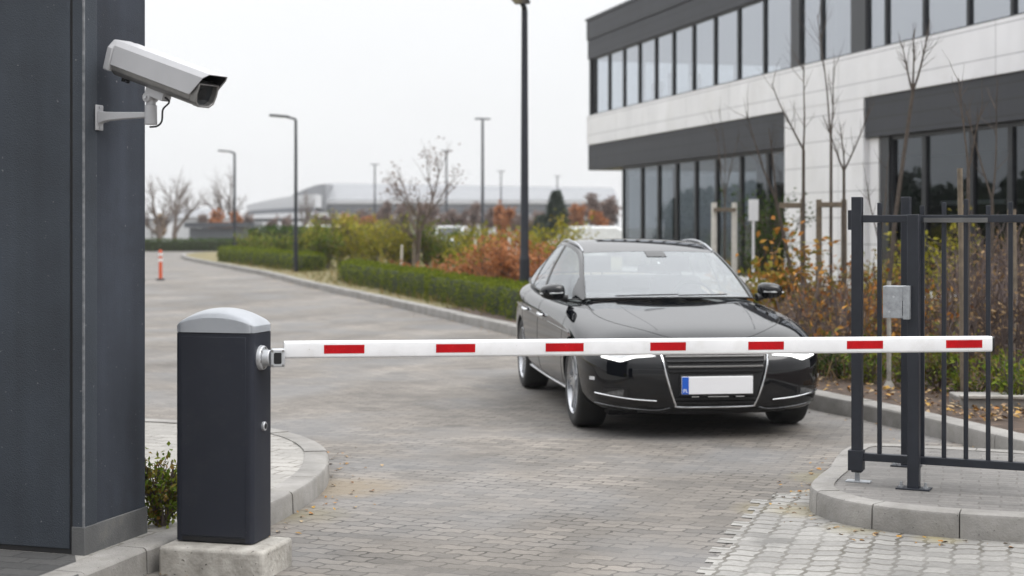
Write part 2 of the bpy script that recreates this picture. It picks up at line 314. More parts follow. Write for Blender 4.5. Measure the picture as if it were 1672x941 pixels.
def link(name, me, parent=None, smooth=30, bevel=0, seg=2):
    if smooth:
        me.shade_smooth(); me.set_sharp_from_angle(angle=radians(smooth))
    o = bpy.data.objects.new(name, me); col.objects.link(o)
    if parent: o.parent = parent
    if bevel:
        b = o.modifiers.new('bevel', 'BEVEL'); b.width = bevel; b.segments = seg; b.limit_method = 'ANGLE'; b.angle_limit = radians(40)
    return o
def tag(o, label, cat, group=None, kind=None):
    o['label'] = label; o['category'] = cat
    if group: o['group'] = group
    if kind: o['kind'] = kind
    return o
def thing(name, label, cat, loc=(0,0,0), rz=0, group=None):
    o = bpy.data.objects.new(name, None); col.objects.link(o); o.location = loc; o.rotation_euler = (0, 0, rz); o.empty_display_size = .2
    return tag(o, label, cat, group)
def struct(name, mb, m, label, cat, **k):
    o = mb.build(name, m, None, **k); tag(o, label, cat); o['kind'] = 'structure'; return o
def copy_tree(o, parent=None):
    c = o.copy(); col.objects.link(c)
    if parent: c.parent = parent
    for ch in list(o.children): copy_tree(ch, c)
    return c
def copy_thing(o, label, loc, rz=0, scale=1):
    kids = list(o.children); c = o.copy(); col.objects.link(c); c['label'] = label; c.location = loc; c.rotation_euler = (0, 0, rz); c.scale = (scale,)*3
    for ch in kids: copy_tree(ch, c)
    return c
def catmull(pts, t):
    n = len(pts) - 1; i = min(int(t), n - 1); f = t - i
    P = [Vector(pts[max(0, min(n, i + k))]) for k in (-1, 0, 1, 2)]
    return .5 * ((2*P[1]) + (P[2]-P[0])*f + (2*P[0]-5*P[1]+4*P[2]-P[3])*f*f + (3*P[1]-P[0]-3*P[2]+P[3])*f**3)
def resample(pts, step):
    n = len(pts) - 1; dense = [catmull(pts, n * i / (n * 24)) for i in range(n * 24 + 1)]
    acc = [0]
    for a, b in zip(dense, dense[1:]): acc.append(acc[-1] + (b - a).length)
    L = acc[-1]; k = max(2, round(L / step)); out = []; j = 0
    for i in range(k + 1):
        d = L * i / k
        while j < len(acc) - 2 and acc[j+1] < d: j += 1
        w = (d - acc[j]) / max(1e-9, acc[j+1] - acc[j]); out.append(dense[j].lerp(dense[j+1], w))
    return out
def kerb_mesh(path, width, z1, stone, side=1, z0=-.05, sub=4, gap=.006, mb=None, ch=.018, inset=0):
    """path = outer base line; body lies to the left (side=1) of travel; one stone after another with open joints"""
    mb = mb or MB(); step = stone / sub; P = resample([(p[0], p[1], 0) for p in path], step); n = len(P)
    nor = []
    for i in range(n):
        d = (P[min(i+1, n-1)] - P[max(i-1, 0)]).normalized(); nor.append(Vector((-d.y, d.x, 0)) * side)
    i = 0
    while i < n - 1:
        j = min(i + sub, n - 1); ring = []
        dz = random.uniform(-.003, .003); dn = random.uniform(-.003, .003) if not inset else inset
        for k in range(i, j + 1):
            p = P[k].copy()
            if k == i: p += (P[k+1] - P[k]).normalized() * gap * .5
            if k == j: p -= (P[k] - P[k-1]).normalized() * gap * .5
            a = nor[k]
            ring.append([p + a*(q + dn) + Vector((0, 0, z)) for q, z in ((0, z0), (.006, z1-ch), (ch*.4+.006, z1-ch*.3+dz), (ch+.006, z1+dz), (width, z1+dz), (width, z0))])
        m = len(ring[0]); vs = [v for r in ring for v in r]; k = len(ring)
        fs = [(a*m+b, (a+1)*m+b, (a+1)*m+(b+1)%m, a*m+(b+1)%m) for a in range(k-1) for b in range(m)] + [tuple(range(m)), tuple(range((k-1)*m, k*m))[::-1]]
        mb.add(vs, fs); i = j
    return mb
def offset_path(path, d, side=1, step=.15):
    P = resample([(p[0], p[1], 0) for p in path], step); out = []
    for i in range(len(P)):
        t = (P[min(i+1, len(P)-1)] - P[max(i-1, 0)]).normalized(); out.append((P[i].x - t.y*side*d, P[i].y + t.x*side*d))
    return out
def sheet(poly, z): 
    mb = MB(); mb.add([(x, y, z) for x, y in poly], [tuple(range(len(poly)))])
    return mb
# ------------------------------------------------------------------ ground, road, kerbs
g = MB(); g.add([(-480,-200,-.03),(480,-200,-.03),(480,780,-.03),(-480,780,-.03)], [(0,1,2,3)])
struct('ground', g, 'ground', 'pale grey open ground reaching out to the horizon', 'ground', smooth=0)
# far right edge of the road: kerb of the planting bed, running away and bearing left
BED = [(4.75,4.6),(4.05,7.4),(3.62,9.1),(3.336,10.17),(3.09,11.2),(2.744,12.36),(2.5,13.0),(1.42,16.8),(.034,21.5),(-2.6,30.3),(-5.3,39),(-7.6,47),(-11.9,60),(-15.0,70),(-16.6,78),(-16.0,84),(-12,87)]
road = [(-60,2),(4.9,2)] + [(x+.05,y) for x,y in BED] + [(-12,91),(-60,95)]
struct('road', sheet(road, 0), 'paver', 'brown grey interlocking paver driveway curving away to the left', 'road', smooth=0)
# paler paver apron round the right-hand island, its edge stepping stone by stone
def road_uv(a, b): return (a*cos(TH) + b*sin(TH), -a*sin(TH) + b*cos(TH))      # a across the drive, b along it
ap = []
random.seed(3)
for i in range(50):
    b = 3.4 + i * .112; w = (0, .0625)[i % 2] + random.choice((0, 0, .02))
    if b > 8.6: w += (b - 8.6) * .42
    a = -1.23 + w
    ap += [road_uv(a, b), road_uv(a, b + .112)]
ap += [(2.6, 9.3), (5, 8), (5.2, 2.2)]
struct('paver_apron', sheet(ap, .004), 'pale_paver', 'pale grey paver apron laid in rows before the curved kerb', 'paving', smooth=0)
struct('bed_kerb', kerb_mesh(BED, .2, .13, 1.0, side=-1, sub=4), 'kerb', 'long concrete kerb edging the planting bed and the hedges', 'kerb')
struct('bed_kerb_joint', kerb_mesh(BED, .18, .115, 50, side=-1, sub=120, gap=0, inset=.014), 'grout', 'dark joints between the stones of the long bed kerb', 'kerb')
# bed and verge ground
bed_in = offset_path(BED, .19, -1, 1.0)
bed = bed_in + [(-12,89.5),(20,89.5),(40,60),(40,4),(5.2,4)]
near = [p for p in bed_in if p[1] < 27]
far = [p for p in bed_in if p[1] >= 26]
nb = near + [(1.5,27.4),(40,27.4),(40,4.2)]
fb = [near[-1]] + [p for p in bed_in if p[1] >= 27] + [(-9,86.8),(6,68),(22,68),(22,27.4),(1.5,27.4)]
def bumpy(poly, z, amp, seed, res):
    """a bed of ground with gentle humps: the outline sheet cut into a grid"""
    me = sheet(poly, z).mesh('b', False); b = bmesh.new(); b.from_mesh(me)
    xs = [p[0] for p in poly]; ys = [p[1] for p in poly]
    for ax, lo, hi in ((0, min(xs), min(max(xs), 14)), (1, min(ys), min(max(ys), 60))):
        k = int((hi - lo) / res)
        for i in range(1, k):
            co = Vector((0,0,0)); co[ax] = lo + (hi - lo) * i / k; no = Vector((0,0,0)); no[ax] = 1
            bmesh.ops.bisect_plane(b, geom=b.verts[:] + b.edges[:] + b.faces[:], plane_co=co, plane_no=no)
    from mathutils import noise
    for v in b.verts:
        if not v.is_boundary: v.co.z += amp * (noise.noise(Vector((v.co.x*.9, v.co.y*.9, seed))) + .5)
    b.to_mesh(me); b.free(); return me
o = link('planting_bed', bumpy(nb, .105, .05, 1, .6), None, 60); o.data.materials.append(M['soil'])
tag(o, 'dark bark mulch planting bed behind the kerb', 'planting bed'); o['kind'] = 'structure'
o = link('lawn', bumpy(fb, .11, .06, 4, 1.5), None, 60); o.data.materials.append(M['dry'])
tag(o, 'dry yellowish lawn strip behind the clipped hedges', 'lawn'); o['kind'] = 'structure'
# lawn and kerb along the far left side of the drive
LB = [(-8.5,12.35),(-12.5,30),(-19.5,55),(-24,75),(-27.5,90)]
struct('lawn_kerb', kerb_mesh(LB, .2, .13, 1.0, side=1, sub=3), 'kerb', 'concrete kerb of the lawn on the far side of the drive', 'kerb')
o = struct('side_lawn', sheet(offset_path(LB, .18, 1, 1.5) + [(-70,90),(-70,12.4)], .11), 'dry', 'dry lawn across the drive behind the gatehouse', 'lawn', smooth=0)
# right island with the gate
IR = [(5.2,6.62),(3.3,7.19),(2.497,7.45),(2.05,7.62),(1.74,7.88),(1.615,8.25),(1.70,8.62),(1.873,9.056),(2.085,9.7),(2.3,9.98),(2.7,9.9),(3.3,9.62),(3.62,9.2)]
struct('island_kerb', kerb_mesh(IR, .135, .13, .45, side=-1, sub=5), 'kerb', 'rounded concrete kerb of the island carrying the gate posts', 'kerb')
struct('island_joint', kerb_mesh(IR, .12, .112, 30, side=-1, sub=120, gap=0, inset=.014), 'grout', 'dark joints between the rounded island kerb stones', 'kerb')
ii = offset_path(IR, .128, -1); struct('island_pavement', sheet(ii + [(3.75,8.9),(4.3,7.3),(5.2,6.75)], .124), 'walk_paver', 'grey paved footway on the island under the gate', 'pavement', smooth=0)
# left island behind the barrier cabinet
IL = [(-2.25,4.9),(-1.79,6.2),(-1.60,6.84),(-1.40,7.3),(-1.25,7.85),(-1.16,8.3),(-1.10,8.85),(-1.115,9.35),(-1.22,9.95),(-1.52,10.6),(-2.1,11.1),(-3.2,11.5),(-5,11.9),(-8,12.3)]
struct('gatehouse_kerb', kerb_mesh(IL, .155, .12, .5, side=1, sub=5), 'kerb', 'pale curved kerb running past the barrier cabinet', 'kerb')
struct('gatehouse_joint', kerb_mesh(IL, .14, .105, 30, side=1, sub=120, gap=0, inset=.014), 'grout', 'dark joints between the curved kerb stones by the cabinet', 'kerb')
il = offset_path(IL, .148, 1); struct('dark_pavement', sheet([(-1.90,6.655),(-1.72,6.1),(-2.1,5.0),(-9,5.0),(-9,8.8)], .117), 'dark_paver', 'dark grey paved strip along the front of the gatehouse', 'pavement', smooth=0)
struct('gatehouse_pavement', sheet(il + [(-9,12.2),(-9,4.9)], .112), 'island_paver', 'pale paved strip inside the curved kerb beside the gatehouse', 'pavement', smooth=0)

# ------------------------------------------------------------------ gatehouse
t = thing('gatehouse', 'dark anthracite rendered gatehouse wall carrying the security camera', 'gatehouse', (-1.865,6.669,.1), -TH)
b = MB(); b.box(-3.2,0,.012,.515,-.05,3.1); b.build('wall', 'stucco', t, bevel=.006)
b = MB(); b.box(-3.2,-.068,-.004,.02,.035,3.1); b.build('door_panel', 'panel', t, bevel=.004)
b = MB(); b.box(-3.21,-.05,.0,.02,-.045,3.09); b.build('shadow_gap', 'black', t, smooth=0)
b = MB(); b.box(-.054,.004,-.006,.10,.0,3.1); b.build('corner_pier', 'panel', t, bevel=.004)
b = MB(); b.box(-.0035,.0055,-.0075,.0015,.0,3.095); b.build('corner_bead', 'worn', t, bevel=.001)
b = MB(); b.box(-.056,.009,-.009,.52,-.06,.135); b.build('plinth', 'plinth_grey', t, bevel=.003)
b = MB(); b.box(-3.4,.12,-.12,.62,3.1,3.28); b.build('roof', 'steel', t, bevel=.01)

# ------------------------------------------------------------------ security camera on the right wall face
n = Vector((cos(TH), -sin(TH), 0)); wd = Vector((sin(TH), cos(TH), 0)); up = Vector((0,0,1))
base = Vector((-1.865,6.669,0)) + wd*.105 + n*.006; base.z = zat(192, 6.75)
t = thing('security_camera', 'grey box security camera tilted down on a wall bracket', 'camera', base, 0)
W = Matrix((n, wd, up)).transposed().to_4x4()                       # local: x off the wall, y along the wall, z up
b = MB(); b.box(0,.008,-.03,.03,-.056,.056,W); pl = b.build('wall_plate', 'cctv', t, bevel=.006, seg=3)
for zz in (-.046,.046):
    b = MB(); b.cyl(W@Vector((.007,0,zz)), W@Vector((.0115,0,zz)), .0065, n=10); b.build('bolt', 'alu', pl)
b = MB()
ring = [(.006,.020,.040),(.05,.0185,.027),(.13,.017,.0215),(.245,.0155,.0165)]
vs = []; 
for x, hy, hz in ring: vs += [W@Vector(p) for p in ((x,-hy,.012-hz),(x,hy,.012-hz),(x,hy,.012+hz*.45),(x,-hy,.012+hz*.45))]
b.add(vs, [(i*4+j,i*4+(j+1)%4,i*4+4+(j+1)%4,i*4+4+j) for i in range(3) for j in range(4)] + [(3,2,1,0),(12,13,14,15)])
b.build('arm', 'cctv', t, bevel=.004)
b = MB(); J = W@Vector((.262,0,.0)); b.cyl(J+Vector((0,0,-.036)), J+Vector((0,0,.05)), .0275, .026, 24); b.cyl(J+Vector((0,0,.05)), J+Vector((0,0,.098)), .022, .019, 20)
b.build('swivel_joint', 'cctv', t, bevel=.003)
# axis of the housing: turned towards the drive and tilted down
yaw, pit = radians(29), radians(18.5); CS = 1.27
ax = Vector((cos(yaw)*cos(pit), -sin(yaw)*cos(pit), -sin(pit))); sd = Vector((sin(yaw), cos(yaw), 0)); tp = sd.cross(ax) * -1
if tp.z < 0: tp = -tp
hc = J + Vector((0,0,.098)) + tp*.082*CS + ax*.04
K = Matrix((ax*1.06, sd*CS, tp*CS)).transposed().to_4x4(); K.translation = hc        # local: x forward, y away from us, z up
tube = [(-.052,-.018),(-.046,-.046),(-.026,-.06),(.026,-.06),(.046,-.046),(.052,-.018),(.05,.02),(-.05,.02)]
def ext(mb, prof, x0, x1, X=K):
    k = len(prof); mb.add([(x0,y,z) for y,z in prof] + [(x1,y,z) for y,z in prof], [tuple(range(k))[::-1], tuple(range(k,2*k))] + [(i,(i+1)%k,k+(i+1)%k,k+i) for i in range(k)], X)
b = MB(); ext(b, tube, -.235, .215); b.build('housing_tube', 'cctv_low', t, bevel=.006, smooth=40)
hood = [(-.062,-.026),(-.061,.042),(-.046,.060),(.046,.060),(.061,.042),(.062,-.026)]
hin = [(-.0585,-.026),(-.0577,.0408),(-.0445,.0567),(.0445,.0567),(.0577,.0408),(.0585,-.026)]
b = MB()
fx = [.222,.268,.284,.284,.268,.222]                        # front edge of the sun hood sweeps back towards its lower rim
k = 6
vs = [(-.225,y,z) for y,z in hood] + [(fx[i],*hood[i]) for i in range(k)] + [(-.225,y,z) for y,z in hin] + [(fx[i]-.001,*hin[i]) for i in range(k)]
fs = [(i,i+1,k+i+1,k+i) for i in range(k-1)] + [(2*k+i+1,2*k+i,3*k+i,3*k+i+1) for i in range(k-1)] + [(k+i,k+i+1,3*k+i+1,3*k+i) for i in range(k-1)] + [(0,k,3*k,2*k),(k-1,2*k-1,4*k-1,3*k-1)] + [(i+1,i,2*k+i,2*k+i+1) for i in range(k-1)]
b.add(vs, fs, K); hd = b.build('sun_hood', 'cctv', t, smooth=25, bevel=.0025)
b = MB(); hl_ = [(y*.975,z*.975 - (.0 if z > 0 else -.001)) for y,z in hin]
b.add([(-.2,y,z) for y,z in hl_] + [(fx[i]-.006,*hl_[i]) for i in range(k)], [(i,i+1,k+i+1,k+i) for i in range(k-1)], K); b.build('hood_inner_shade', 'black', hd, smooth=0)  # black inner skin imitates the deep shade under the hood
b = MB(); ext(b, [(y*1.0,z*1.0) for y,z in ((-.0622,-.05),(-.064,.03),(-.041,.0595),(.041,.0595),(.064,.03),(.0622,-.05))], -.262, -.226); b.build('rear_cap', 'cctv', t, bevel=.008, seg=3)
# front bezel ring with dark window
b = MB(); inn = [(y*.88,z*.88-.002) for y,z in tube]; k = len(tube)
vs = [(.215,*p) for p in [(y*1.02,z*1.02) for y,z in tube]] + [(.25,*p) for p in [(y*1.02,z*1.02) for y,z in tube]] + [(.25,*p) for p in inn] + [(.222,*p) for p in inn]
fs = [(r*k+i,r*k+(i+1)%k,(r+1)*k+(i+1)%k,(r+1)*k+i) for r in range(3) for i in range(k)] + [tuple(range(k))[::-1]]
b.add(vs, fs, K); b.build('front_bezel', 'cctv_low', t, bevel=.003, smooth=40)
b = MB(); ext(b, [(y*.9,z*.9-.002) for y,z in tube], .2215, .2235); b.build('front_glass', 'carglass2', t, smooth=0)
b = MB(); b.cyl(K@Vector((.2,0,-.02)), K@Vector((.2255,0,-.02)), .026, n=24); b.build('lens', 'black', t)
b = MB(); b.box(-.05,.05,-.022,.022,-.088,-.056,K); b.cyl(K@Vector((-.035,-.024,-.094)), K@Vector((-.035,.024,-.094)), .021, n=20); b.build('mounting_foot', 'cctv', t, bevel=.003)
b = MB(); b.cyl(K@Vector((-.035,-.03,-.094)), K@Vector((-.035,-.023,-.094)), .008, n=6); b.build('hinge_bolt', 'alu', t)
b = MB()
for xx in (-.19,-.165): b.cyl(K@Vector((xx,-.01,-.058)), K@Vector((xx,-.01,-.074)), .009, n=10)
b.build('cable_gland', 'black', t)
c0 = K@Vector((.03,-.01,-.07)); q = [c0, c0+Vector((.035,-.01,-.03)), J+Vector((.055,-.01,.03)), J+Vector((.05,-.01,-.02)), J+Vector((.03,-.008,-.042)), J+Vector((-.005,0,-.046))]
b = MB(); b.tube(resample3 := [catmull(q, 5*i/24) for i in range(25)], .0042, 8); b.build('cable', 'rubber', t)

# ------------------------------------------------------------------ barrier
TB = radians(14.3); PC = Vector((-1.284,6.883,0))
t = thing('concrete_base', 'rough cast concrete block under the barrier cabinet', 'concrete base', PC, -TB)
b = MB(); b.box(-.25,.25,-.169,.169,-.04,.128); o = b.build('block', 'plinth_conc', t, bevel=.016, seg=3)
t = thing('barrier_gate', 'dark barrier cabinet with grey cap and lowered red white boom', 'barrier', (PC.x,PC.y,.129), -TB)
def rrect(x0,x1,y0,y1,r,n=5):
    out = []
    for cx,cy,a in ((x1-r,y1-r,0),(x0+r,y1-r,pi/2),(x0+r,y0+r,pi),(x1-r,y0+r,3*pi/2)):
        out += [(cx+r*cos(a+pi/2*i/n), cy+r*sin(a+pi/2*i/n)) for i in range(n+1)]
    return out
CX0,CX1,CY0,CY1 = -.225,.152,-.052,.162; CH = .937
b = MB(); b.prism(rrect(CX0,CX1,CY0,CY1,.022), .006, CH); cab = b.build('cabinet', 'cab', t, smooth=35)
b = MB(); b.prism(rrect(CX0+.02,CX1-.02,CY0+.015,CY1-.015,.02), 0, .01); b.build('base_gap', 'black', t)
b = MB(); b.box(CX0+.032,CX1-.034,CY0-.0035,CY0+.01,.03,CH-.015); b.build('front_panel', 'cab', cab, bevel=.003)
b = MB(); b.box(CX0+.035,CX1-.037,CY0-.0015,CY0+.01,.008,.026); b.build('base_slot', 'black', cab)
b = MB(); b.prism(rrect(CX0+.004,CX1-.004,CY0+.004,CY1-.004,.02), CH-.002, CH+.006); b.build('cap_joint', 'black', t)
# cap: rim, then a vault falling to both ends, with a softened front
R = 10; b = MB(); a_, b_ = (CX1-CX0)/2+.004, (CY1-CY0)/2+.004; mx_, my_ = (CX0+CX1)/2, (CY0+CY1)/2
def sq(u, v):      # square to rounded-rectangle footprint
    k = 1 - .10*(abs(u)**8)*(abs(v)**8); return mx_ + a_*u*k, my_ + b_*v*k
def capz(u, v):
    au = max(0, 1 - abs(u)**2.3); av = max(0, 1 - abs(v)**3.0)
    return CH + .034 + au*(.036 + .034*av) + .006*min(1,(1-abs(u))*8)*min(1,(1-abs(v))*8)
NU, NV = 28, 18
def top(p, q):
    u, v = p*2-1, q*2-1; u = sin(u*pi/2)*.5+u*.5; v = sin(v*pi/2)*.6+v*.4
    x, y = sq(u, v); return (x, y, capz(u, v))
b.grid(top, NU, NV)
def skirt(fx):
    def f(p, q):
        u, v = fx(p); u = sin(u*pi/2)*.5+u*.5; v = sin(v*pi/2)*.6+v*.4
        x, y = sq(u, v); return (x, y, (CH+.004) + (capz(u, v)-CH-.004)*q)
    return f
b.grid(skirt(lambda p:(p*2-1,-1)), NU, 4); b.grid(skirt(lambda p:(p*2-1,1)), NU, 4); b.grid(skirt(lambda p:(-1,p*2-1)), NV, 4); b.grid(skirt(lambda p:(1,p*2-1)), NV, 4)
me = b.mesh('cap'); bb = bmesh.new(); bb.from_mesh(me); bmesh.ops.remove_doubles(bb, verts=bb.verts, dist=.0004); bmesh.ops.recalc_face_normals(bb, faces=bb.faces); bb.to_mesh(me); bb.free()
me.materials.append(M['cap']); link('cap', me, t, 28, .004, 3)
b = MB(); b.cyl((CX1-.004,.06,.515), (CX1+.012,.06,.515), .021, n=24); lk = b.build('lock', 'alu', t, bevel=.003)
b = MB(); b.cyl((CX1+.011,.06,.515), (CX1+.0135,.06,.515), .012, n=20); b.build('keyhole', 'black', lk)
# flange, socket block and boom
FZ = .955-.129
b = MB(); b.cyl((CX1-.004,.035,FZ), (CX1+.018,.035,FZ), .057, .053, 32); b.cyl((CX1+.016,.035,FZ), (CX1+.05,.035,FZ), .038, .035, 32); fl = b.build('flange', 'alu', t, bevel=.004)
for k in range(6):
    a = k*pi/3+.3; b = MB(); b.cyl((CX1+.017,.035+.046*cos(a),FZ+.046*sin(a)), (CX1+.021,.035+.046*cos(a),FZ+.046*sin(a)), .0055, n=6); b.build('flange_bolt', 'cctv_low', fl)
inv = Matrix.Rotation(TB, 4, 'Z') @ Matrix.Translation(-Vector((PC.x,PC.y,.129)))       # world -> barrier
B0 = Vector((-1.03,6.915,.988)); B1 = Vector((2.39,7.66,.957)); bd = (B1-B0).normalized(); bs = Vector((bd.y,-bd.x,0)).normalized(); bu = bs.cross(bd)
if bu.z < 0: bu = -bu
BX = Matrix((bd, -bs, bu)).transposed().to_4x4(); BX.translation = B0; BX = inv @ BX         # boom frame: x along, y away, z up
S0 = inv @ Vector((-1.047,6.842,.955)); sa = radians(16)
SX = Matrix.Translation(S0) @ Matrix.Rotation(radians(22), 4, 'Z') @ Matrix.Scale(.88, 4)
b = MB(); hh = .046
o8 = [(-.027,-.03),(-.02,-.036),(.02,-.036),(.027,-.03),(.027,.03),(.02,.036),(-.02,.036),(-.027,.03)]
fr8 = [(-.036,-hh),(.036,-hh),(.036,hh),(-.036,hh)]
b.box(-.036,.036,.0,.075,-hh,hh,SX)
sk = b.build('boom_socket', 'alu', t, bevel=.006, seg=3)
b = MB(); b.add([(x*.72,-.0012,z*.8) for x,z in o8] + [(x*.72,.002,z*.8) for x,z in o8], [tuple(range(8))] + [(i,(i+1)%8,8+(i+1)%8,8+i) for i in range(8)], SX); b.build('socket_recess', 'black', sk, smooth=0)
for sx_ in (-1,1):
    for sz_ in (-1,1): b = MB(); b.cyl(SX@Vector((sx_*.027,.003,sz_*.037)), SX@Vector((sx_*.027,-.006,sz_*.037)), .006, n=8); b.build('socket_bolt', 'cctv_low', sk)
L_ = (B1-B0).length; bh, bt = .0385, .026
b = MB(); prof = rrect(-bt,bt,-bh,bh,.011,4); k = len(prof)
b.add([(0,y,z) for y,z in prof] + [(L_,y,z) for y,z in prof], [tuple(range(k))[::-1], tuple(range(k,2*k))] + [(i,(i+1)%k,k+(i+1)%k,k+i) for i in range(k)], BX)
boom = b.build('boom', 'white', t, smooth=40)
for p0, p1 in ((527,593),(710,774),(889,951),(1060,1118),(1220,1278),(1381,1440),(1543,1602)):
    def qq(px):
        r = (px-836)/F; return (r*(B0.y-bt) - B0.x) / (bd.x - r*bd.y)
    b = MB(); b.box(qq(p0), qq(p1), -bt-.0011, -bt+.004, -.0175, .0215, BX); b.build('reflector_strip', 'red', boom, smooth=0)
b = MB(); b.add([(L_-.002,y*.985,z*.985) for y,z in prof] + [(L_+.012,y*.97,z*.97) for y,z in prof], [tuple(range(k))[::-1], tuple(range(k,2*k))] + [(i,(i+1)%k,k+(i+1)%k,k+i) for i in range(k)], BX); b.build('end_cap', 'trim', boom)

# ------------------------------------------------------------------ metal gate on the island
ga = radians(-24.3); GO = Vector((1.92,8.513,.124))
t = thing('metal_gate', 'anthracite metal bar gate leaf standing on the paved island', 'gate', GO, ga)
b = MB(); b.box(-.0285,.0285,-.0285,.0285,.055,1.583); post = b.build('end_post', 'steel', t, bevel=.003)
b = MB(); b.box(-.046,.036,-.036,.036,.065,.178); b.build('post_shoe', 'steel', t, bevel=.003)
b = MB(); b.box(-.012,.012,-.012,.012,0,.06); b.box(-.06,.075,-.035,.035,0,.007); b.build('floor_foot', 'galv', t, bevel=.002)
b = MB(); b.box(-.05,-.0275,-.014,.014,1.40,1.51); b.build('latch_plate', 'steel', t, bevel=.002)
GL = 3.0
b = MB(); b.box(.0285,GL,-.02,.02,1.441,1.482); b.build('top_rail', 'steel', t, bevel=.003)
b = MB(); b.box(.0285,GL,-.022,.022,.121,.163); b.build('bottom_rail', 'steel', t, bevel=.003)
b = MB(); b.box(.365,.70,-.0265,-.0195,1.4405,1.466); b.build('guide_strip', 'plinth_grey', t, bevel=.001)
for k in range(25):
    q = .1225 + .1155*k
    if abs(q-.24) < .02 or q > GL-.03: continue
    b = MB(); b.box(q-.0115,q+.0115,-.0115,.0115,.164,1.4405); b.box(q-.0115,q+.0115,-.0115,.0115,1.4825,1.55+.02*sin(k*2.1)); b.build('bar', 'steel', t, bevel=.002)
def post_base(t, px_=.09):
    b = MB(); b.box(-px_,px_,-.05,.05,0,.009); bp = b.build('base_plate', 'steel', t, bevel=.002)
    for sx_ in (-1,1):
        b = MB(); b.cyl((sx_*px_*.72,-.018,.008), (sx_*px_*.72,-.018,.018), .015, n=6); b.cyl((sx_*px_*.72,-.018,.018), (sx_*px_*.72,-.018,.04), .0075, n=8); b.build('anchor_bolt', 'galv', bp)
t = thing('gate_post', 'front anthracite gate post bolted to the paving with a grey lock box', 'post', (2.172,8.275,.124), ga)
b = MB(); b.box(-.031,.031,-.031,.031,.008,1.484); b.build('post', 'steel', t, bevel=.003)
post_base(t)
b = MB(); b.box(-.152,-.045,-.075,.035,.925,1.098); lb = b.build('lock_box', 'galv', t, bevel=.003)
b = MB(); b.box(-.045,-.010,-.080,-.032,.92,1.10); b.build('box_flap', 'galv', lb, bevel=.002)
for xx, zz in ((-.095,1.04),(-.118,.96)): b = MB(); b.cyl((xx,-.0745,zz), (xx,-.077,zz), .006, n=10); b.build('rivet', 'alu', lb)
b = MB(); b.box(-.048,-.043,-.078,-.074,.94,1.02); b.build('flap_gap', 'black', lb, smooth=0)
t = thing('guide_post', 'rear anthracite guide post standing just behind the gate leaf', 'post', (2.332,9.056,.124), ga)
b = MB(); b.box(-.027,.027,-.027,.027,.008,1.593); b.build('post', 'steel', t, bevel=.003)
post_base(t, .085)
# ------------------------------------------------------------------ the black saloon car
CO = Vector((1.474,11.03,0)); CA = radians(7.45)
car = thing('black_car', 'black saloon car waiting behind the lowered boom with its front lights on', 'car', CO, CA)
S = [0,.28,.60,.90,1.25,1.6,2.2,2.9,3.5,4.0,4.4,4.7,4.86]
wsh = [.775,.845,.868,.872,.872,.872,.878,.882,.882,.862,.82,.765,.70]
wmid= [.862,.915,.927,.928,.922,.918,.92,.922,.928,.918,.885,.835,.77]
zsh = [.672,.738,.79,.83,.862,.885,.905,.925,.945,.965,.965,.94,.88]
ztop= [.722,.80,.853,.897,.955,1.0,.95,.93,.94,1.03,1.045,1.01,.93]
n = len(S)
def ring(i):
    s = S[i]; w1, w2 = wsh[i], wmid[i]
    top = [(0,ztop[i]),(w1*.36,ztop[i]-.010),(w1*.68,(ztop[i]*.62+zsh[i]*.38)+.018),(w1,zsh[i])]
    side = [(w2*.995,zsh[i]-.10 if s>.4 else .60),(w2+.002,.52),(w2-.018,.33)]
    bot = [(w2-.07,.195),(w2*.66,.185),(w2*.33,.18),(0,.18)]
    return top + side + bot                     # 11 points, half ring
def bow(s, t, z):
    f = max(0, 1 - s/.92); d = .21*(abs(t)/.85)**3.6*f
    if s < .25:                                 # front face: hood lip and lower lip sit further back than the bumper
        d += {True:0}.get(False,0) + (.13*max(0,(z-.56)/.14)**1.3 + .05*max(0,(.34-z)/.16))*(1 - s/.25)
    r = max(0, (s-4.1)/.76); d -= .16*(abs(t)/.8)**2.6*r
    if s > 4.8: d -= .05*max(0,(z-.6)/.3)
    return s + d
V = []; FC = []; idx = {}
def vid(p):
    k = tuple(round(c,5) for c in p)
    if k not in idx: idx[k] = len(V); V.append(k)
    return idx[k]
rings = []
for i in range(n):
    h = ring(i); full = [(t,z) for t,z in h] + [(-t,z) for t,z in h[-2:0:-1]]
    rings.append([vid((t, bow(S[i],t,z), z)) for t,z in full])
m = len(rings[0])
for i in range(n-1):
    for j in range(m): FC.append((rings[i][j],rings[i][(j+1)%m],rings[i+1][(j+1)%m],rings[i+1][j]))
def capface(i):
    h = ring(i); rows = []
    zr = [h[3],h[4],h[5],h[6],h[7]]                    # outer column from shoulder to bottom
    for r in range(5):
        c = []
        for k in range(4):
            if r == 0: t, z = h[k]
            elif r == 4: t, z = h[10-k]
            else: t, z = zr[r][0]*(k/3), zr[r][1]
            if k == 3: t, z = zr[r]
            c.append((t,z))
        rows.append([(-t,z) for t,z in c[:0:-1]] + c)
    ids = [[vid((t,bow(S[i],t,z),z)) for t,z in r] for r in rows]
    for a in range(4):
        for b2 in range(6): FC.append((ids[a][b2],ids[a][b2+1],ids[a+1][b2+1],ids[a+1][b2]))
capface(0); capface(n-1)
mb = MB(); mb.add(V, FC); me = mb.mesh('cage')
def apply_mods(me, mods):
    o = bpy.data.objects.new('tmp', me); col.objects.link(o)
    for f in mods: f(o)
    bpy.context.view_layer.update(); dg = bpy.context.evaluated_depsgraph_get()
    r = bpy.data.meshes.new_from_object(o.evaluated_get(dg)); bpy.data.objects.remove(o); return r
def subs(o): q = o.modifiers.new('s','SUBSURF'); q.levels = 3; q.render_levels = 3
me = apply_mods(me, [subs])
bm_ = bmesh.new(); bm_.from_mesh(me); BVH = BVHTree.FromBMesh(bm_); bm_.free()
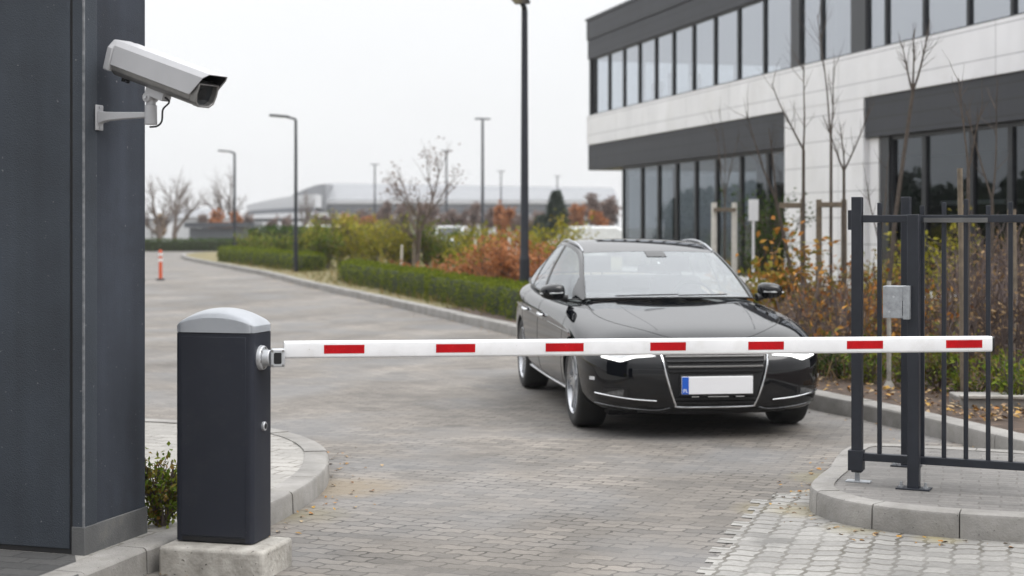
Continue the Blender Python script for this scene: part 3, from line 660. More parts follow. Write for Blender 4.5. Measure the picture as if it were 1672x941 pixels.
FA, RA, TR, WT = .90, 3.73, .338, .235
cut = MB()
for s in (FA, RA):
    for sg in (-1,1): cut.cyl((sg*.60,s,TR-.005),(sg*1.2,s,TR-.005),.362,n=48)
cme = cut.mesh('cut'); cob = bpy.data.objects.new('cut', cme); col.objects.link(cob); cme.materials.append(M['black']); me.materials.clear(); me.materials.append(M['paint']); me.materials.append(M['black'])
for p in cme.polygons: p.material_index = 0
cme.materials.clear(); cme.materials.append(M['paint']); cme.materials.append(M['black'])
for p in cme.polygons: p.material_index = 1
def boo(o): q = o.modifiers.new('b','BOOLEAN'); q.object = cob; q.operation = 'DIFFERENCE'; q.solver = 'EXACT'
me = apply_mods(me, [boo]); bpy.data.objects.remove(cob)
me.name = 'body'; body = link('body', me, car, 42)
def proj(a, b_, mode, off=.003):
    if mode == 'f': o, d = Vector((a,-2,b_)), Vector((0,1,0))
    elif mode == 'b': o, d = Vector((a,8,b_)), Vector((0,-1,0))
    elif mode == 'L': o, d = Vector((-3,a,b_)), Vector((1,0,0))
    elif mode == 'R': o, d = Vector((3,a,b_)), Vector((-1,0,0))
    else: o, d = Vector((a,b_,3)), Vector((0,0,-1))
    h, nn, i, dist = BVH.ray_cast(o, d)
    if h is None: return None
    if nn.dot(d) > 0: nn = -nn
    return h + nn*off
def lerp2(pl, u):
    t = u*(len(pl)-1); i = min(int(t), len(pl)-2); f = t-i
    return tuple(pl[i][k]*(1-f)+pl[i+1][k]*f for k in range(2))
def ppatch(mb, topl, botl, mode, off=.003, nu=14, nv=5):
    ok = []
    def fn(u, v):
        a, b_ = lerp2(topl,u), lerp2(botl,u); p = proj(a[0]*(1-v)+b_[0]*v, a[1]*(1-v)+b_[1]*v, mode, off)
        ok.append(p); return p if p else ok[-2] if len(ok) > 1 and ok[-2] else Vector((0,1,.5))
    mb.grid(fn, nu, nv); return mb
def pline(mb, pl, mode, r=.004, off=.001, nu=24, n_=6, smoothc=True):
    pts = []
    for i in range(nu+1):
        p = catmull([(a,b_,0) for a,b_ in pl], (len(pl)-1)*i/nu) if smoothc else Vector((*lerp2(pl,i/nu),0))
        h = proj(p.x, p.y, mode, off)
        if h: pts.append(h)
    if len(pts) > 1: mb.tube(pts, r, n_)
    return mb
# panel joints
b = MB()
for sg, md in ((-1,'L'),(1,'R')):
    for pl in ([(1.30,.84),(1.33,.6),(1.38,.40),(1.42,.27)], [(2.62,.92),(2.62,.6),(2.62,.27)], [(3.60,.94),(3.58,.72),(3.40,.50),(3.30,.30)], [(1.42,.27),(2.62,.26),(3.30,.29)]):
        pline(b, pl, md, .0045, -.0025)
pline(b, [(-.70,1.35),(-.72,.95),(-.66,.62),(-.52,.36),(-.30,.19),(0,.135),(.30,.19),(.52,.36),(.66,.62),(.72,.95),(.70,1.35)], 't', .004, -.002, 60)
b.build('panel_gap', 'black', body)
for sg in (-1,1): b = MB(); pline(b, [(sg*.50,1.25),(sg*.46,.8),(sg*.37,.30)], 't', .006, -.003, 20); b.build('hood_crease', 'paint', body)
# greenhouse: bicubic surface through matched curves
belt = [(.715,1.50,.945),(.79,1.75,.935),(.815,2.3,.935),(.82,2.9,.945),(.81,3.5,.965),(.775,4.1,1.0),(.70,4.45,1.03)]
rail = [(.715,1.50,.945),(.665,1.86,1.145),(.60,2.28,1.318),(.605,2.9,1.395),(.588,3.45,1.368),(.598,4.02,1.235),(.68,4.45,1.05)]
cent = [(0,1.20,.965),(0,1.62,1.155),(0,2.10,1.338),(0,2.85,1.422),(0,3.5,1.405),(0,4.15,1.25),(0,4.60,1.07)]
rows = []
for q in range(7):
    B_, R_, C_ = Vector(belt[q]), Vector(rail[q]), Vector(cent[q])
    mid = (B_+R_)/2 + Vector((.022,0,.0)) * (1 if 0 < q < 6 else 0)
    u3 = lambda f: Vector((R_.x*(1-f), R_.y + (C_.y-R_.y)*(1-(1-f)**2), R_.z + (C_.z-R_.z)*(1-(1-f)**2.2)))
    half = [B_, mid, R_, u3(.33), u3(.66), C_]
    rows.append(half + [Vector((-p.x,p.y,p.z)) for p in half[-2::-1]])
def SF(u, v, off=0):
    c = [catmull([rows[q][k] for q in range(7)], u) for k in range(11)]
    # keep the crease at the roof rail: side and top are separate splines
    if v <= 2: p = catmull(c[0:3], v)
    elif v >= 8: p = catmull(c[8:11], v-8)
    else: p = catmull(c[2:9], v-2)
    return p
def SN(u, v):
    e = .02; a = SF(min(6,u+e),v) - SF(max(0,u-e),v); lo, hi = (0,2) if v <= 2 else (8,10) if v >= 8 else (2,8)
    b_ = SF(u,min(hi,v+e)) - SF(u,max(lo,v-e)); nn = a.cross(b_); nn = nn.normalized() if nn.length > 1e-9 else Vector((0,0,1))
    if nn.dot(SF(u,v) - Vector((0,2.7,.9))) < 0: nn = -nn
    return nn
def spatch(mb, u0, u1, v0, v1, off=0, nu=16, nv=10, u0b=None, u1b=None):
    """patch of the greenhouse; u limits may differ at the two v ends"""
    def fn(p, q):
        a = u0 + ((u0b if u0b is not None else u0) - u0)*q; c = u1 + ((u1b if u1b is not None else u1) - u1)*q
        u, v = a+(c-a)*p, v0+(v1-v0)*q; return SF(u,v) + SN(u,v)*off
    mb.grid(fn, nu, nv); return mb
def both(f):
    b = MB(); f(b, lambda v: v); f(b, lambda v: 10-v); return b
shell = MB()
spatch(shell, 1.93, 4.05, 2, 8, 0, 20, 24)                       # roof
for mir in (lambda v: v, lambda v: 10-v):
    spatch(shell, 0, 1.95, mir(2), mir(2.16), .002, 16, 2); spatch(shell, 0, 6, mir(1.80), mir(2), .001, 40, 2)
    spatch(shell, 4.03, 6, mir(2), mir(2.5), 0, 14, 3); spatch(shell, 0, .72, mir(0), mir(1.8), 0, 8, 6, u1b=.95)
    spatch(shell, 5.2, 6, mir(0), mir(1.82), 0, 8, 6, u0b=4.75); spatch(shell, 0, 6, mir(0), mir(.07), .003, 30, 1)
spatch(shell, 5.85, 6, 2.5, 7.5, 0, 3, 12)
me = shell.mesh('roof_shell', True); me.materials.append(M['paint']); link('roof', me, car, 40)
b = MB(); spatch(b, .04, 1.95, 2.14, 7.86, -.001, 18, 24); b.build('windshield', 'cglass', car, 60)
b = MB(); spatch(b, 1.66, 1.93, 4.6, 5.4, .003, 4, 6); b.build('sensor_housing', 'trim', car, 60)
b = MB(); spatch(b, 1.40, 1.47, 5.0, 5.09, -.006, 2, 2); b.build('sticker', 'white', car, 60)
b = MB(); spatch(b, 4.03, 5.87, 2.48, 7.52, -.001, 14, 20); b.build('rear_window', 'cglass', car, 60)
for mir in (lambda v: v, lambda v: 10-v):
    b = MB(); spatch(b, .70, 2.96, mir(.06), mir(1.83), -.002, 16, 8, u0b=.93); b.build('side_window', 'cglass', car, 60)
    b = MB(); spatch(b, 3.06, 4.28, mir(.06), mir(1.83), -.002, 10, 8, u1b=4.2); b.build('side_window', 'cglass', car, 60)
    b = MB(); spatch(b, 4.34, 5.22, mir(.06), mir(1.83), -.002, 8, 8, u0b=4.26, u1b=4.77); b.build('quarter_window', 'cglass', car, 60)
    b = MB(); spatch(b, 2.94, 3.08, mir(.05), mir(1.83), .002, 2, 8); b.build('door_pillar', 'trim', car, 60)
    b = MB(); spatch(b, 4.26, 4.36, mir(.05), mir(1.83), .002, 2, 8, u0b=4.18, u1b=4.28); b.build('door_pillar', 'trim', car, 60)
    b = MB(); b.tube([SF(.3+5.4*i/40, mir(.03)) + SN(.3+5.4*i/40, mir(.5))*.006 for i in range(41)], .0065, 6); b.build('belt_trim', 'trim', car)
    b = MB(); b.tube([SF(.1+1.85*i/20, mir(2.15)) + SN(.1+1.85*i/20, mir(2.3))*.003 for i in range(21)], .006, 6); b.build('windshield_seal', 'trim', car)
    b = MB(); b.tube([SF(2.02+2.3*i/30, mir(2.2)) + Vector((0,0,.003+.012*min(1,6*i/30,6*(30-i)/30))) for i in range(31)], [.005]+[.0095]*29+[.005], 8); b.build('roof_rail', 'rim', car)
b = MB(); b.tube([SF(.05, 2.1+5.8*i/24) + Vector((0,-.012,.002)) for i in range(25)], .008, 6); b.build('cowl', 'trim', car)
# wipers, rear-view mirror, cabin
for t0, t1, dz in ((-.55,.02,0),(.02,.52,0)):
    b = MB(); b.tube([SF(.11+.05*i/8, 5+5*0 + (-(t0+(t1-t0)*i/8))/.72*2.6) + Vector((0,-.012,.012)) for i in range(9)], .005, 6); b.build('wiper', 'rubber', car)
b = MB(); b.box(-.12,.12,2.13,2.16,1.15,1.215); b.cyl((0,2.14,1.21),(0,2.11,1.28),.012); b.build('inside_mirror', 'trim', car, bevel=.012)
b = MB(); b.box(-.70,.70,1.62,2.0,.86,.955); b.box(-.62,-.16,1.72,1.98,.95,.985); b.build('dashboard', 'trim', car, bevel=.02)
b = MB(); b.tube([(.36+.185*cos(2*pi*i/28), 2.08+.07*sin(2*pi*i/28), .90+.165*sin(2*pi*i/28)) for i in range(28)], .015, 8, closed=True); b.build('steering_wheel', 'trim', car)
for t0 in (-.36,.36):
    b = MB(); b.box(t0-.23,t0+.23,2.68,2.82,.55,1.10); sq_ = b.build('front_seat', 'seat', car, bevel=.05, seg=3)
    b = MB(); b.box(t0-.125,t0+.125,2.72,2.81,1.13,1.28); b.cyl((t0-.05,2.765,1.08),(t0-.05,2.765,1.15),.008); b.cyl((t0+.05,2.765,1.08),(t0+.05,2.765,1.15),.008); b.build('headrest', 'seat', sq_, bevel=.03, seg=3)
b = MB(); b.box(-.68,.68,3.55,3.75,.6,1.08); b.build('rear_seat', 'seat', car, bevel=.05)
# grille with chrome frame, slats, plate
gp = lambda z: .285 + (.385-.285)*min(1,max(0,(z-.24)/.40))**.85
b = MB(); ppatch(b, [(-.385,.665),(.385,.665)], [(-.29,.242),(.29,.242)], 'f', .004, 18, 14); gr = b.build('grille', 'black', car)
fr = [(-.30,.670),(-.392,.664),(-.388,.58),(-.362,.46),(-.325,.34),(-.293,.262),(-.265,.243),(0,.240),(.265,.243),(.293,.262),(.325,.34),(.362,.46),(.388,.58),(.392,.664),(.30,.670)]
b = MB(); pline(b, fr, 'f', .0085, .006, 90, 8); pline(b, [(-.31,.670),(0,.674),(.31,.670)], 'f', .0085, .006, 20, 8); b.build('grille_frame', 'chrome', gr)
for z in (.632,.598,.564,.530,.497,.300,.272):
    b = MB(); w_ = gp(z)-.012; pline(b, [(-w_,z),(0,z),(w_,z)], 'f', .0075, .008, 16, 6); b.build('slat', 'cctv_low' if z in (.598,.530) else 'trim', gr)
def fpt(t, z): return proj(t, z, 'f', 0)
pc = fpt(0,.40); b = MB(); b.box(-.262,.262,pc.y-.034,pc.y-.016,.337,.463); pl = b.build('licence_plate', 'plate', car, bevel=.003)
b = MB(); b.box(-.27,.27,pc.y-.018,pc.y+.02,.325,.472); b.build('plate_holder', 'trim', pl, bevel=.004)
b = MB(); b.box(-.2615,-.212,pc.y-.0352,pc.y-.03,.3385,.4615); b.build('country_band', 'blue', pl, smooth=0)
b = MB()
def letters(mb, x, z, h, y):                      # country code PL in strokes
    w_ = h*.16
    for x0,x1,z0,z1 in ((0,w_,0,h),(0,h*.55,h-w_,h),(0,h*.55,h*.42,h*.42+w_),(h*.55-w_,h*.55,h*.42,h),(h*.75,h*.75+w_,0,h),(h*.75,h*1.2,0,w_)): mb.box(x+x0,x+x1,y-.0006,y+.001,z+z0,z+z1)
letters(b, -.252, .349, .026, pc.y-.0354); b.build('country_code', 'white', pl, smooth=0)
for t0,t1 in ((-.19,-.135),(-.07,.085),(.135,.2)):
    b = MB(); b.box(t0,t1,pc.y-.03,pc.y-.02,.315,.322); b.build('holder_clip', 'chrome', pl)
# lamps
for sg in (-1,1):
    hl = MB(); ppatch(hl, [(sg*.44,.64),(sg*.56,.652),(sg*.70,.668),(sg*.83,.675)], [(sg*.43,.60),(sg*.58,.588),(sg*.68,.556),(sg*.80,.585)], 'f', .003, 20, 8)
    h_ = hl.build('headlight', 'lens', car, 60)
    b = MB(); ppatch(b, [(sg*.46,.618),(sg*.58,.606),(sg*.675,.578),(sg*.79,.60)], [(sg*.45,.602),(sg*.58,.591),(sg*.675,.560),(sg*.795,.587)], 'f', .006, 20, 2); b.build('running_light', 'drl', h_, 60)
    for t0, r_ in ((.54,.034),(.68,.038)):
        p = proj(sg*t0, .645, 'f', .001); b = MB(); b.cyl(p+Vector((0,.004,0)), p+Vector((0,-.007,0)), r_, r_*.9, 20); b.build('lamp_bowl', 'chrome', h_)
    b = MB(); ppatch(b, [(sg*.63,.372),(sg*.80,.366)], [(sg*.63,.300),(sg*.80,.305)], 'f', .0015, 12, 6); fg = b.build('bumper_vent', 'trim', car, 60)
    b = MB(); ppatch(b, [(sg*.655,.362),(sg*.70,.358),(sg*.775,.335)], [(sg*.655,.322),(sg*.70,.315),(sg*.775,.308)], 'f', .007, 12, 4); b.build('fog_light', 'foglens', fg, 60)
    b = MB(); pline(b, [(sg*.43,.285),(sg*.62,.298),(sg*.835,.328)], 'f', .0062, .004, 24, 8); b.build('bumper_trim', 'chrome', car)
    b = MB(); pline(b, [(sg*.33,.232),(sg*.42,.214),(sg*.60,.224),(sg*.83,.252)], 'f', .005, .001, 24, 8); b.build('lip_trim', 'foglens', car)
    b = MB(); ppatch(b, [(sg*.84,.445),(sg*.868,.445)], [(sg*.84,.42),(sg*.868,.42)], 'f', .004, 3, 2); b.build('side_marker', 'lens', car)
b = MB(); ppatch(b, [(-.50,.228),(0,.222),(.50,.228)], [(-.46,.192),(0,.19),(.46,.192)], 'f', .002, 20, 4); b.build('lower_intake', 'black', car)
b = MB(); pline(b, [(-.55,.205),(0,.186),(.55,.205)], 'f', .012, .0, 24, 8); b.build('front_lip', 'trim', car)
# sides: handles, sill trim, mirrors
for sg, md in ((-1,'L'),(1,'R')):
    for s in (2.40,3.32):
        p0, p1 = proj(s-.10,.775,md,.0), proj(s+.09,.785,md,.0); ou = Vector((sg*.032,0,0))
        b = MB(); b.tube([p0+ou*.2, p0+ou*.8+Vector((0,.02,0)), (p0+p1)/2+ou, p1+ou*.8-Vector((0,.02,0)), p1+ou*.2], [.010,.014,.014,.014,.010], 8); b.build('door_handle', 'chrome', car)
    b = MB(); pline(b, [(1.32,.255),(2.3,.245),(3.30,.262)], md, .011, .004, 30, 8); b.build('sill_trim', 'chrome', car)
    b = MB(); pline(b, [(1.0,.715),(2.0,.735),(3.0,.76),(4.1,.80)], md, .007, -.002, 40, 6); b.build('shoulder_line', 'paint', car)
    # mirror: rounded shell on a short foot
    def ms(u, v, c=Vector((sg*.925,1.74,1.0))):
        th, ph = (u-.5)*pi, v*2*pi; e = .72
        f = lambda x: math.copysign(abs(x)**e, x)
        x, y, z = f(cos(th))*f(cos(ph)), f(cos(th))*f(sin(ph)), f(sin(th))
        y *= .095 if y < 0 else .03
        return c + Vector((x*.105, y, z*.068*(1 - .18*sg*x) ))
    b = MB(); b.grid(ms, 14, 24); mi = b.build('wing_mirror', 'paint', car, 60)
    b = MB(); b.tube([(sg*.80,1.70,.945),(sg*.86,1.71,.955),(sg*.92,1.72,.975)], [.035,.026,.03], 10); b.build('mirror_foot', 'trim', mi)
    b = MB(); b.tube([Vector((sg*.85,1.66,.995)), Vector((sg*.94,1.643,.992)), Vector((sg*1.03,1.69,.988))], .0065, 6); b.build('indicator_strip', 'lens', mi)
# wheels
def wheel(sg, s):
    wx = sg*.788; X = Matrix.Translation((wx,s,TR)) @ Matrix.Rotation(pi/2*sg, 4, 'Y')       # local z points outwards
    wh = bpy.data.objects.new('wheel', None); col.objects.link(wh); wh.parent = car
    hw = WT/2; prof = [(.237,-hw+.01),(.30,-hw),(.325,-hw+.012),(.336,-hw+.035),(TR,-.04),(TR,.04),(.336,hw-.035),(.325,hw-.012),(.30,hw),(.262,hw-.002),(.237,hw-.012)]
    b = MB(); b.lathe(prof, 56, X, close=True); b.build('tyre', 'tyre', wh, 40)
    b = MB(); b.lathe([(.238,-hw+.02),(.242,hw-.008),(.236,hw-.004),(.228,hw-.012),(.222,hw-.05),(.215,-hw+.03)], 48, X, close=True); b.build('rim', 'rim', wh, 40)
    b = MB(); b.lathe([(.212,-.02),(.06,-.02),(.06,-.03),(.212,-.03)], 40, X, close=True); b.build('brake_disc', 'black', wh, 40)
    b = MB()
    for k in range(5):
        for d in (-.19,.19):
            a = 2*pi*k/5 + .3; a1 = a + d*1.0; a0 = a + d*.35
            r0, r1 = .045, .230
            p0 = Vector((r0*cos(a0), r0*sin(a0), hw-.022)); p1 = Vector((r1*cos(a1), r1*sin(a1), hw-.016)); tg = Vector((-sin(a1),cos(a1),0))
            vs = [p0-tg*.017-Vector((0,0,.03)), p0+tg*.017-Vector((0,0,.03)), p0+tg*.013, p0-tg*.013, p1-tg*.012-Vector((0,0,.03)), p1+tg*.012-Vector((0,0,.03)), p1+tg*.009, p1-tg*.009]
            b.add(vs, [(3,2,1,0),(4,5,6,7),(0,1,5,4),(1,2,6,5),(2,3,7,6),(3,0,4,7)], X)
    b.lathe([(.0,hw-.055),(.062,hw-.055),(.058,hw-.016),(.03,hw-.012),(.0,hw-.012)], 24, X)
    b.build('spokes', 'rim', wh, 35)
for sg in (-1,1):
    for s in (FA, RA): wheel(sg, s)
for sg in (-1,1):
    b = MB(); ppatch(b, [(sg*.36,.80),(sg*.55,.81),(sg*.74,.82)], [(sg*.36,.70),(sg*.55,.68),(sg*.74,.68)], 'b', .004, 12, 5); b.build('tail_light', 'red', car, 60)
b = MB(); ppatch(b, [(-.26,.60),(.26,.60)], [(-.26,.49),(.26,.49)], 'b', .006, 6, 3); b.build('rear_plate', 'plate', car, 60)
b = MB(); ppatch(b, [(-.62,.33),(.62,.33)], [(-.60,.22),(.60,.22)], 'b', .003, 16, 4); b.build('rear_valance', 'trim', car, 60)
b = MB(); b.box(-.70,.70,.45,4.5,.14,.19); b.build('underbody', 'black', car)
# ------------------------------------------------------------------ office building along the right side
BR = math.atan(.2544); BO = Vector((15.1-.2544*49.7, 49.7, .05))
bd_ = thing('office_building', 'two storey office building with white panels, dark cladding and long window bands', 'building', BO, BR)
def yl(px): return -(49.7 - 15.1/(.2544 + (px-836)/F)) * 1.0319
def bpart(name, m, x0,x1,y0,y1,z0,z1, parent=bd_, bev=.0): 
    b = MB(); b.box(x0,x1,y0,y1,z0,z1); return b.build(name, m, parent, bevel=bev)
NE = -38.0; C0, C1 = yl(1411), yl(1282)
Z0, Z1, Z2, Z3, Z4 = 3.28, 4.10, 5.04, 6.87, 8.12
bpart('roof_band', 'dark_clad', -.03,14,NE,.03,Z3+.62,Z4)
bpart('roof_band', 'dark_clad', .0,14,NE,.0,Z3,Z3+.6)
bpart('roof_cap', 'frame', -.07,14.05,NE,.07,Z4,Z4+.07)
bpart('white_band', 'white_clad', -.02,.42,NE,.02,Z1,Z2)
bpart('white_band', 'white_clad', .43,14,-.35,.02,Z1,Z2)
bpart('dark_band', 'dark_clad', .02,.42,C1+.004,.0,Z0,Z1-.003)
bpart('dark_band', 'dark_clad', .43,14,-.35,-.0,Z0,Z1-.003)
bpart('dark_band', 'dark_clad', .02,.42,NE,C0-.004,Z0,Z1-.003)
bpart('white_pier', 'white_clad', -.015,.55,C0,C1,-.1,Z1-.004)
bpart('soffit', 'white_clad', .44,14,NE,-.36,Z0+.02,Z0+.12)
bpart('floor_slab', 'room', .3,13.8,NE,-.4,Z1+.2,Z1+.45)
bpart('ceiling', 'room', .3,13.8,NE,-.3,Z3+.05,Z3+.2)
bpart('inner_wall', 'room', 7.5,7.7,NE,-4.6,Z1+.46,Z3)
bpart('inner_wall', 'room', 5.5,5.7,NE,-4.0,0,Z0)
bpart('cross_wall', 'room', .8,7.4,-16.2,-16.0,Z1+.46,Z3)
bpart('cross_wall', 'room', .8,5.4,-12.0,-11.8,0,Z0)
bpart('cross_wall', 'room', .8,5.4,-24.5,-24.3,0,Z0)
def window(y0, y1, z0, z1, x=.10, fw=.034, transom=None, name='window'):
    b = MB(); d0, d1 = x-.05, x+.05
    b.box(d0,d1,y0,y0+fw,z0,z1); b.box(d0,d1,y1-fw,y1,z0,z1); b.box(d0,d1,y0+fw,y1-fw,z0,z0+fw*1.2); b.box(d0,d1,y0+fw,y1-fw,z1-fw*1.2,z1)
    if transom: b.box(d0,d1,y0+fw,y1-fw,transom-.025,transom+.025)
    w_ = b.build(name, 'frame', bd_, smooth=0)
    b = MB(); b.add([(x,y0+fw-.005,z0+fw),(x,y1-fw+.005,z0+fw),(x,y1-fw+.005,z1-fw),(x,y0+fw-.005,z1-fw)], [(0,1,2,3)]); b.build('pane', 'wglass' if name == 'window' else 'gglass', w_, smooth=0)
up_ = [968,991,1015,1040,1066.7,1095.4,1128,1163,1201.5,1243.6,1289,1303,1337,1387,1393,1411,1442,1504,1576,1647.6,1735,1840]
for i, (a, b_) in enumerate(zip(up_, up_[1:])):
    ya, yb = yl(b_), yl(a)
    if b_-a < 20 or a in (1289,): bpart('window_pier', 'frame', .03,.3,ya,yb,Z2,Z3)
    else: window(ya+.01, yb-.01, Z2+.002, Z3-.002)
bpart('corner_post', 'frame', .03,.2,-.22,-.06,Z2,Z3)
# end wall glazing of the upper floor, so that the sky shows through the corner
for k in range(4):
    x0 = .25+1.6*k; b = MB(); b.box(x0,x0+.06,-.16,-.08,Z2,Z3); b.box(x0+.06,x0+1.6,-.16,-.08,Z2,Z2+.05); b.box(x0+.06,x0+1.6,-.16,-.08,Z3-.05,Z3); w_ = b.build('end_window', 'frame', bd_, smooth=0)
    b = MB(); b.add([(x0+.06,-.12,Z2+.05),(x0+1.6,-.12,Z2+.05),(x0+1.6,-.12,Z3-.05),(x0+.06,-.12,Z3-.05)], [(0,1,2,3)]); b.build('pane', 'wglass', w_, smooth=0)
bpart('end_wall', 'dark_clad', 6.7,14,-.3,-.05,Z2,Z3)
lo = [1007,1038,1065,1094,1125,1158.5,1198,1242,1281]
GY = yl(1007)
for a, b_ in zip(lo, lo[1:]): window(yl(b_)+.01, yl(a)-.01, .25, Z0-.01, .22, .055, name='ground_window')
lo2 = [1428,1442,1495,1571,1634,1715,1820]
for i, (a, b_) in enumerate(zip(lo2, lo2[1:])):
    if i == 0: bpart('window_pier', 'frame', .12,.35,yl(b_),yl(a),0,Z0)
    else: window(yl(b_)+.01, yl(a)-.01, .25, Z0-.01, .22, .06, name='ground_window')
bpart('door_leaf', 'white_clad', .1,.3,yl(1427),C0-.01,0,Z0-.01)
bpart('base_wall', 'white_clad', .16,.30,C1+.01,GY,-.1,.24); bpart('base_wall', 'white_clad', .16,.30,NE,yl(1443),-.1,.24)
for k in range(4):
    x0 = .30+1.5*k; b = MB(); b.box(x0,x0+.06,GY-.08,GY,.0,Z0); b.box(x0+.06,x0+1.5,GY-.08,GY,0,.25); w_ = b.build('end_window', 'frame', bd_, smooth=0)
    b = MB(); b.add([(x0+.06,GY-.04,.25),(x0+1.5,GY-.04,.25),(x0+1.5,GY-.04,Z0),(x0+.06,GY-.04,Z0)], [(0,1,2,3)]); b.build('pane', 'wglass', w_, smooth=0)
for k, (px, w_, h_) in enumerate(((1040,.9,.62),(1066,.5,.8),(1100,.8,.55))):
    y = yl(px); bpart('blind', 'blind', .45,.48,y-w_,y,Z2+.05,Z2+h_)
bpart('office_shelf', 'blind', 1.0,1.4,yl(1560),yl(1460),1.9,1.98)

# ------------------------------------------------------------------ lamps
def street_lamp(label, X, Y, H, r, arm=None, group='dark street lamps along the drive', dbl=0, detail=True):
    t = thing('street_lamp', label, 'street lamp', (X,Y,.1 if Y < 60 else 0), BR + (1.15 if Y < 30 else 0), group)
    b = MB(); b.cyl((0,0,0),(0,0,.9),r*1.25,r*1.2,14); b.tube([(0,0,.9),(0,0,.96),(0,0,H)], [r*1.2,r,r*.72], 14); b.build('pole', 'steel', t, 40)
    if dbl:
        b = MB(); b.box(-dbl,dbl,-.10,.10,H-.02,H+.07); b.build('lamp_head', 'steel', t, bevel=.02)
    else:
        b = MB(); b.tube([(0,0,H-.04),(-.03,0,H+.03),(-.22,0,H+.07)], [r*.7,r*.65,r*.6], 10); b.build('arm', 'steel', t, 40)
        b = MB(); X_ = Matrix.Translation((-.20,0,H+.085)) @ Matrix.Rotation(radians(4),4,'Y'); b.box(-.60,0,-.13,.13,-.03,.035,X_); h_ = b.build('lamp_head', 'steel', t, bevel=.02)
        b = MB(); b.box(-.56,-.15,-.1,.1,-.038,-.0305,X_); b.build('lamp_glass', 'lens', h_, bevel=.003)
    b = MB(); b.box(-r*2.2,r*2.2,-r*2.2,r*2.2,-.02,.02); b.build('base_plate', 'steel', t)
    return t
street_lamp('tall dark street lamp rising behind the black car', at(856.5,25), 25, zat(6,25)-.2, .07)
street_lamp('dark street lamp at the gap between the two clipped hedges', at(483,46.5), 46.5, zat(196,46.5)-.1, .058)
street_lamp('farthest single arm street lamp at the bend of the drive', at(383,74), 74, zat(249,74)-.05, .075)
for px, py, h_, lab in ((788,195,8,'tallest twin head lamp mast left of the near black pole'),(729,247,8,'slim twin head lamp mast beside the bare tree'),(612,269,8,'twin head lamp mast before the grey hall'),(818,280,8,'small faint twin head lamp mast'),(910,288,8,'faint twin head lamp mast above the dark conifer')):
    Y = (h_-HC)*F/(368-py); street_lamp(lab, at(px,Y), Y, h_, .10, group='twin head lamp masts of the car park', dbl=.48)

# ------------------------------------------------------------------ sign, posts, bollards
t = thing('sign', 'small blank white sign plate on a pale post before the office windows', 'sign', (at(1230,26),26,.12), BR*0)
b = MB(); b.box(-.085,.085,-.03,-.022,zat(361,26)-.12,zat(326,26)-.12); b.build('sign_plate', 'sign', t, bevel=.003)
b = MB(); b.cyl((0,0,-.05),(0,0,zat(328,26)-.12),.022,n=10); b.build('post', 'sign', t)
t = thing('marker_post', 'slim pale marker post on a foot behind the gate in the bark bed', 'post', (at(1451.5,13.4),13.4,.13))
b = MB(); b.cyl((0,0,0),(0,0,.93),.020,.018,10); b.build('post', 'plinth_conc', t)
b = MB(); b.lathe([(.0,0),(.055,0),(.045,.02),(.024,.06),(0,.06)],14); b.build('foot', 'plinth_conc', t)
t = thing('edging_block', 'low grey concrete edging box at the rim of the bark bed', 'edging', (at(1625,12.0),11.9,.10), radians(-4))
b = MB(); b.box(-.28,1.2,0,.5,-.02,.10); b.build('block', 'kerb', t, bevel=.01)
b = MB(); b.box(-.30,1.2,-.02,.05,.1,.125); b.build('lid_rim', 'plinth_conc', t, bevel=.005)
def bollard(label, X, Y, h):
    t = thing('bollard', label, 'bollard', (X,Y,0), 0, 'orange bollards on the drive')
    b = MB(); b.lathe([(0,0),(.13,0),(.12,.04),(.07,.06),(0,.06)],16); b.build('base', 'rubber', t)
    b = MB(); b.cyl((0,0,.05),(0,0,h-.03),.05,.045,14); b.lathe([(.045,h-.03),(.03,h),(0,h+.005)],14); p = b.build('post', 'orange_plastic', t, 40)
    for z in (h*.62,h*.80): 
        b = MB(); b.lathe([(.0505,z),(.0505,z+.08),(.047,z+.08),(.047,z)],14,close=True); b.build('reflective_band', 'reflwhite', p)
bollard('orange plastic bollard with white bands standing free on the drive', at(262,43), 43, .86)
bollard('orange bollard almost hidden by the gatehouse edge', at(230,42.2), 42.2, .86)
